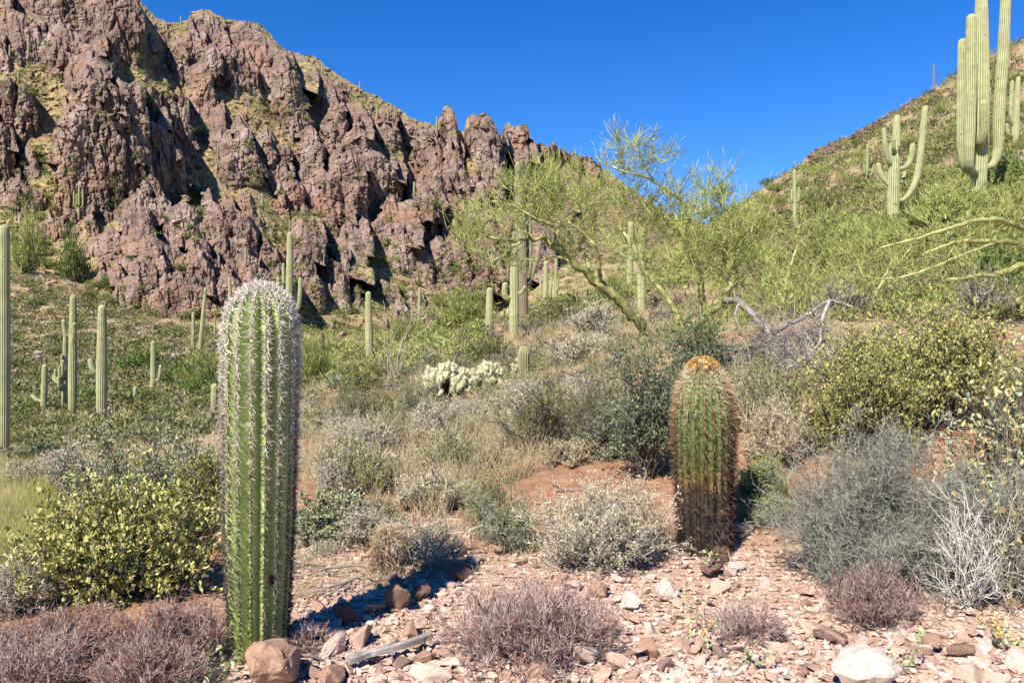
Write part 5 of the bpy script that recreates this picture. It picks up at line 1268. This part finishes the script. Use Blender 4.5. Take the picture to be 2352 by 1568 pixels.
HERO = [(0, 1062, 768, 150, 112, 52, "big lime green palo verde bush behind the dark sotol"), (0, 945, 800, 110, 70, 46, "green palo verde bush behind the ocotillo"), (0, 470, 905, 130, 100, 42, "yellow-green palo verde bush left of the spiny saguaro's middle"), (0, 718, 880, 120, 115, 32, "yellow-green palo verde bush right of the spiny saguaro"),
        (2, 420, 890, 110, 80, 56, "dark green bush right of the one-armed small saguaro"), (2, 330, 850, 120, 60, 66, "dark green thicket under the boulder dome"), (2, 80, 960, 100, 55, 42, "dark green bush behind the left valley saguaros"), (0, 60, 560, 80, 70, 112, "vivid lime tree-like bush at the foot of the left cliffs"), (2, 170, 570, 70, 50, 112, "green bush at the foot of the great rock tower"),
        (0, 1400, 690, 110, 60, 50, "lime bush beneath the palo verde limbs"), (1, 1300, 730, 110, 44, 42, "olive bush on the centre crest"), (0, 1920, 560, 150, 90, 40, "large lime bush left of the many-armed saguaro"), (0, 2160, 500, 150, 80, 30, "lime bush right of the many-armed saguaro"), (2, 2320, 420, 130, 70, 34, "dark green bush at the right edge below the two-columned saguaro"),
        (2, 1765, 450, 46, 44, 118, "dark bush on the right skyline in front of a thin saguaro"), (0, 1730, 520, 110, 60, 62, "lime bush on the saddle side of the right hillside"), (1, 1890, 480, 110, 56, 62, "olive bush below the basalt crag"), (3, 1930, 690, 120, 60, 17, "grey-brown bush above the broad jojoba"), (3, 2250, 690, 160, 70, 14.5, "grey thorny bush under the pale horizontal limbs"), (2, 2300, 610, 130, 80, 18, "dark olive bush behind the pale horizontal limbs"),
        (1, 830, 900, 110, 60, 21, "olive rounded bush left of the ocotillo foot"), (1, 1130, 830, 130, 60, 24, "grey-olive bush above the large cholla"), (3, 985, 850, 90, 44, 24, "grey bare-looking bush right of the ocotillo"), (3, 1060, 860, 80, 40, 22, "grey bush behind the large cholla"), (1, 870, 960, 110, 50, 15, "olive low bush left of the large cholla")]
for kind, u, vb, w, h, Y, lb in HERO:
    p = GUV(u, Y); r = w / 2 / F * Y; hz_ = H + (CY - (vb - h)) / F * Y - p[2]
    place_shrub(kind, p, r, lb, "bush", None, rng, max(.5, hz_ / r / (.95, .75, .8, .65)[kind]))
REG = [("lime green palo verde bush scattered on the right hillside", "bushes on the right hillside", 0, [(1690, 480), (1880, 390), (2352, 150), (2352, 560), (1700, 640)], 62, (.7, 1.5)),
       ("olive creosote bush scattered on the right hillside", "olive bushes on the right hillside", 1, [(1690, 480), (1870, 385), (2352, 110), (2352, 640), (1700, 700)], 44, (.5, 1.0)),
       ("dark green bush scattered on the right hillside", "dark bushes on the right hillside", 2, [(1690, 480), (1870, 385), (2352, 110), (2352, 560), (1700, 640)], 24, (.5, 1.1)),
       ("grey brown dry bush scattered on the right hillside", "dry bushes on the right hillside", 3, [(1750, 470), (1870, 400), (2352, 150), (2352, 700), (1700, 700)], 26, (.4, .8)),
       ("grey brown dry bush on the centre slope", "dry bushes on the centre slope", 3, [(700, 900), (1000, 790), (1480, 650), (1450, 860), (1200, 900), (700, 1010)], 34, (.3, .6)),
       ("olive bush on the centre slope", "olive bushes on the centre slope", 1, [(700, 880), (1000, 770), (1480, 640), (1450, 850), (1200, 890), (700, 990)], 30, (.35, .7)),
       ("olive bush on the left valley slope", "olive bushes of the left valley", 1, [(0, 640), (300, 720), (560, 800), (690, 830), (500, 960), (250, 980), (0, 1050)], 42, (.6, 1.3)),
       ("dark green bush on the left valley slope", "green bushes of the left valley", 2, [(0, 620), (300, 720), (560, 800), (690, 830), (500, 930), (250, 950), (0, 1000)], 22, (.7, 1.5)),
       ("grey dry bush on the left valley slope", "dry bushes of the left valley", 3, [(0, 700), (300, 760), (480, 900), (250, 1000), (0, 1080)], 24, (.4, .9))]
def inpoly(poly, u, v):
    c_ = False; j = len(poly) - 1
    for i in range(len(poly)):
        if (poly[i][1] > v) != (poly[j][1] > v) and u < (poly[j][0] - poly[i][0]) * (v - poly[i][1]) / (poly[j][1] - poly[i][1]) + poly[i][0]: c_ = not c_
        j = i
    return c_
def rnd_in(poly, rng):
    us = [a for a, _ in poly]; vs = [b_ for _, b_ in poly]
    while True:
        u, v = rng.uniform(min(us), max(us)), rng.uniform(min(vs), max(vs))
        if inpoly(poly, u, v): return u, v
for lb, gr, kind, poly, num, (r0, r1) in REG:
    k = 0; tr = 0
    while k < num and tr < 2000:
        tr += 1
        u, v = rnd_in(poly, rng); Y = ghit(u, v, 11)
        if Y is None or Y > 140: continue
        r = rng.uniform(r0, r1) * (1 if Y > 25 else .6)
        place_shrub(kind, GUV(u, Y) - [0, 0, .05], r, lb, "bush", gr, rng, rng.uniform(.8, 1.15)); k += 1

# the uncountable small scrub and grass between them, merged per kind
def mesh_np(me):
    V = np.empty(len(me.vertices) * 3, np.float32); me.vertices.foreach_get("co", V)
    return V.reshape(-1, 3)
def scatter_leaf_scrub(name, mat, label, pts, rs, n_leaf, leaf, seed, tall=.75, erect=.4, wid=.35):
    rng = np.random.default_rng(seed); N = len(pts); m = N * n_leaf
    pi = np.repeat(np.arange(N), n_leaf); R = rs[pi]
    a = rng.random(m) * 6.283; el = np.arcsin(rng.random(m)); k = rng.uniform(.35, 1, m) * (1 + .35 * np.sin(a * 3 + pi) * np.cos(el * 2 + pi * .7))
    q = pts[pi] + np.stack([np.cos(a) * np.cos(el) * k * R, np.sin(a) * np.cos(el) * k * R, np.sin(el) * k * R * tall + .03], -1)
    d = rng.normal(size=(m, 3)) * .6 + np.stack([np.cos(a) * .4, np.sin(a) * .4, np.full(m, erect)], -1)
    L = leaf * R * rng.uniform(.6, 1.4, m)
    mb = MB(); leaves(mb, q, d, L, L * wid, rng, .1, np.clip(rng.random(m) * .7 + np.repeat(rng.random(N) * .5 - .1, n_leaf), 0, 1))
    return tag(mb.build(name, mat), label, name.replace("_", " "), kind="stuff")
def scatter_pts(poly, num, rng, ymin, r0, r1, ymax=140):
    pts = []; rs = []
    for _ in range(num * 4):
        if len(pts) >= num: break
        u, v = rnd_in(poly, rng); Y = ghit(u, v, ymin)
        if Y is None or Y > ymax: continue
        pts.append(GUV(u, Y)); rs.append(rng.uniform(r0, r1) * np.clip(Y / 30, .45, 1.6))
    return np.array(pts), np.array(rs)
RH = [(1680, 450), (1800, 390), (1870, 335), (2000, 275), (2110, 210), (2352, 60), (2352, 740), (1650, 740)]
CS = [(690, 1000), (690, 860), (1000, 780), (1500, 600), (1700, 600), (1480, 860), (1300, 960), (1000, 1000)]
LV = [(0, 600), (300, 700), (560, 780), (690, 830), (690, 900), (500, 1000), (250, 1040), (0, 1080)]
a, r = scatter_pts(RH, 1500, rng, 12, .3, .7); scatter_leaf_scrub("olive_scrub", SH[1], "small olive scrub covering the right hillside", a, r, 60, .3, 901)
a, r = scatter_pts(RH, 300, rng, 12, .5, .9); scatter_leaf_scrub("green_scrub", SH[0], "small lime scrub covering the right hillside", a, r, 110, .3, 902, .9, .9, .22)
a, r = scatter_pts(RH, 500, rng, 12, .25, .5); scatter_leaf_scrub("grey_scrub", SH[3], "grey dead scrub on the right hillside", a, r, 50, .32, 903)
a, r = scatter_pts(LV, 1500, rng, 12, .3, .75); scatter_leaf_scrub("valley_scrub", SH[1], "small olive scrub in the left valley", a, r, 50, .32, 904)
a, r = scatter_pts(LV, 600, rng, 12, .3, .6); scatter_leaf_scrub("dry_scrub", SH[3], "dry brown scrub in the left valley", a, r, 50, .32, 905)
a, r = scatter_pts(CS, 420, rng, 9, .3, .6); scatter_leaf_scrub("slope_scrub", SH[3], "grey scrub on the centre slope", a, r, 120, .22, 906)
a, r = scatter_pts(CS, 260, rng, 9, .3, .6); scatter_leaf_scrub("slope_green_scrub", SH[1], "olive scrub on the centre slope", a, r, 120, .2, 907)
GP = [(690, 735), (1110, 735), (1110, 850), (900, 860), (690, 900)]
CR = [(1150, 780), (1200, 690), (1270, 590), (1420, 540), (1700, 470), (1720, 620), (1400, 720)]
for nm_, pl_, n1, n2, sd_ in (("canyon", GP, 260, 160, 921), ("saddle", CR, 320, 160, 923)):
    a, r = scatter_pts(pl_, n1, rng, 12, .35, .7); scatter_leaf_scrub(nm_ + "_scrub", SH[1], "olive scrub at the " + nm_ + " behind the centre slope", a, r, 70, .26, sd_)
    a, r = scatter_pts(pl_, n2, rng, 12, .4, .8); scatter_leaf_scrub(nm_ + "_green_scrub", SH[0], "lime scrub at the " + nm_ + " behind the centre slope", a, r, 110, .26, sd_ + 1, .9, .6, .2)
def grass(name, mat, label, poly, num, seed, ymin, blades, h, wid=.006, ymax=140, scale=True):
    rng = np.random.default_rng(seed); pts, rs = scatter_pts(poly, num, rng, ymin, .8, 1.2, ymax)
    N = len(pts); m = N * blades; pi = np.repeat(np.arange(N), blades); sc = rs[pi] if scale else np.ones(m)
    b0 = pts[pi] + rng.normal(size=(m, 3)) * np.array([.09, .09, 0]) * sc[:, None]
    d = norm(rng.normal(size=(m, 3)) * np.array([.45, .45, .1]) + np.array([0, 0, 1.0])); L = h * sc * rng.uniform(.5, 1.2, m)
    tp = b0 + d * L[:, None] + rng.normal(size=(m, 3)) * .06 * L[:, None]
    mb = MB(); tubes(mb, np.stack([b0, (b0 + tp) / 2 + rng.normal(size=(m, 3)) * .03 * L[:, None], tp], 1), np.array([1, .8, .3])[None] * (wid / 2 * np.clip(sc, .6, 2))[:, None], 3, np.clip(rng.random(m) * .7 + np.repeat(rng.random(N) * .4, blades), 0, 1))
    return tag(mb.build(name, mat), label, "grass", kind="stuff")
grass("dry_grass", M["dry_grass"], "dry straw grass on the centre slope", CS, 1500, 911, 9, 26, .42, .010)
grass("hill_grass", M["dry_grass"], "dry grass between the bushes of the right hillside", RH, 2600, 912, 12, 18, .45, .016)
grass("valley_grass", M["dry_grass"], "dry grass in the left valley", LV, 1100, 913, 12, 16, .4, .018)
grass("bank_grass", M["dry_grass"], "dry straw stalks on the near bank", [(690, 1110), (690, 1000), (1000, 960), (1300, 960), (1480, 1010), (1250, 1080), (1000, 1200), (760, 1130)], 230, 914, 5.9, 30, .75, .006, 13)
grass("path_grass", M["green_grass"], "yellow-green grass by the left picture edge", [(-80, 1080), (120, 1060), (130, 1200), (60, 1330), (-80, 1340)], 240, 915, 4.5, 40, .6, .006, 14)
grass("left_grass", M["dry_grass"], "straw grass between the jojobas and the valley on the left", [(-80, 1060), (400, 1000), (520, 1060), (520, 1160), (100, 1120), (-60, 1250)], 260, 916, 6, 30, .55, .007, 16)
grass("weed_grass", M["green_grass"], "greenish weeds on the red soil beside the barrel cactus", [(1690, 1100), (1800, 1060), (1810, 1190), (1690, 1200)], 50, 917, 5.7, 24, .3, .005, 8)
grass("litter", M["dry_grass"], "dry stalks and litter at the foot of the bank", [(640, 1300), (900, 1230), (1200, 1180), (1500, 1180), (1700, 1250), (1300, 1300), (900, 1360), (660, 1420)], 260, 918, 3.5, 14, .22, .004, 8)

tl_ = MB()
TP = [(0, 560), (200, 600), (350, 760), (560, 760), (700, 740), (1000, 720), (1050, 790), (700, 840), (450, 850), (200, 880), (0, 880)]
for k in range(900):
    u, v = rnd_in(TP, rng); Y = ghit(u, v, 40)
    if Y is None: continue
    V, T_ = HP[k % 8]; r = .12 + .75 * rng.random() ** 3
    tl_.add(V * np.array([r * rng.uniform(.8, 1.3), r, r * rng.uniform(.6, 1)]) + GUV(u, Y) + [0, 0, r * .2], T_, rng.random())
tag(tl_.build("talus", M["crag_lite"]), "fallen rock rubble strewn over the slope below the cliffs", "rubble", kind="stuff")
# bushes on the mountain: the largest ones as things, the rest as one mass
rng = np.random.default_rng(930)
cand = []
for _ in range(14000):
    u = rng.uniform(-20, 1560); top = np.interp(u, SK[:, 0], SK[:, 1]); v = rng.uniform(top + 2, 800)
    p, Yp, sm, rkk = mpos(u, v)
    q = .06 + .9 * sm * (1 - .5 * rkk) + .5 * LEDGE[int(np.clip((v - SU[int(np.clip(np.searchsorted(MU, u), 0, NU - 1))]) / (VB - top) * (NV - 1), 0, NV - 1)), int(np.clip(np.searchsorted(MU, u), 0, NU - 1))]
    if rkk > .5 and sm < .2: q = .05
    if rng.random() < q: cand.append((p, Yp, u, v))
    if len(cand) > 3000: break
rs = rng.uniform(.45, 1.0, len(cand)) * np.where(rng.random(len(cand)) < .25, 1.7, 1.15) * np.array([(.75 if c_[1] < 150 else 1) for c_ in cand])
px = rs / np.array([c_[1] for c_ in cand])
order = np.argsort(-px)
for u, v, w in ((110, 455, 24), (88, 500, 26), (60, 540, 22), (128, 480, 20), (75, 575, 24), (262, 430, 24), (268, 460, 22), (300, 305, 20), (440, 520, 22), (432, 545, 20), (455, 385, 20), (640, 240, 15), (700, 275, 18), (665, 262, 16), (600, 230, 15), (615, 215, 13), (560, 200, 13), (690, 230, 13), (120, 420, 22), (40, 395, 18), (165, 560, 26), (110, 560, 26), (300, 590, 18), (345, 590, 16), (620, 520, 14), (660, 500, 14), (700, 505, 14), (880, 335, 12), (900, 345, 12), (820, 570, 14), (870, 600, 16), (930, 620, 15), (980, 580, 14), (985, 600, 15), (760, 600, 14), (740, 640, 16), (60, 450, 20), (30, 480, 20)):
    p, Yp, _, _ = mpos(u, v)
    place_shrub(int(rng.choice([0, 1, 2, 2])), p - [0, .5, .4], w / 2 / F * Yp * 1.15, "green bush growing on the rocky mountain side", "bush", "bushes on the mountain", rng, 1.0)
for i in order[:60]:
    p, Yp, u, v = cand[i]; kind = int(rng.choice([0, 1, 2, 2]))
    place_shrub(kind, p - [0, .3, .2], rs[i] * 1.1, "green bush growing on the rocky mountain side", "bush", "bushes on the mountain", rng, 1.0)
for kind, nm, lb in ((0, "lime_brush", "lime bushes dotted over the mountain"), (1, "olive_brush", "olive bushes dotted over the mountain"), (2, "green_brush", "dark green bushes dotted over the mountain")):
    ii = [i for k, i in enumerate(order[60:]) if (k * 7919) % 3 == kind]
    scatter_leaf_scrub(nm, SH[kind], lb, np.array([cand[i][0] - [0, .2, .15] for i in ii]), rs[ii] * 1.0, 60, .30, 940 + kind, .8, .3, .55)
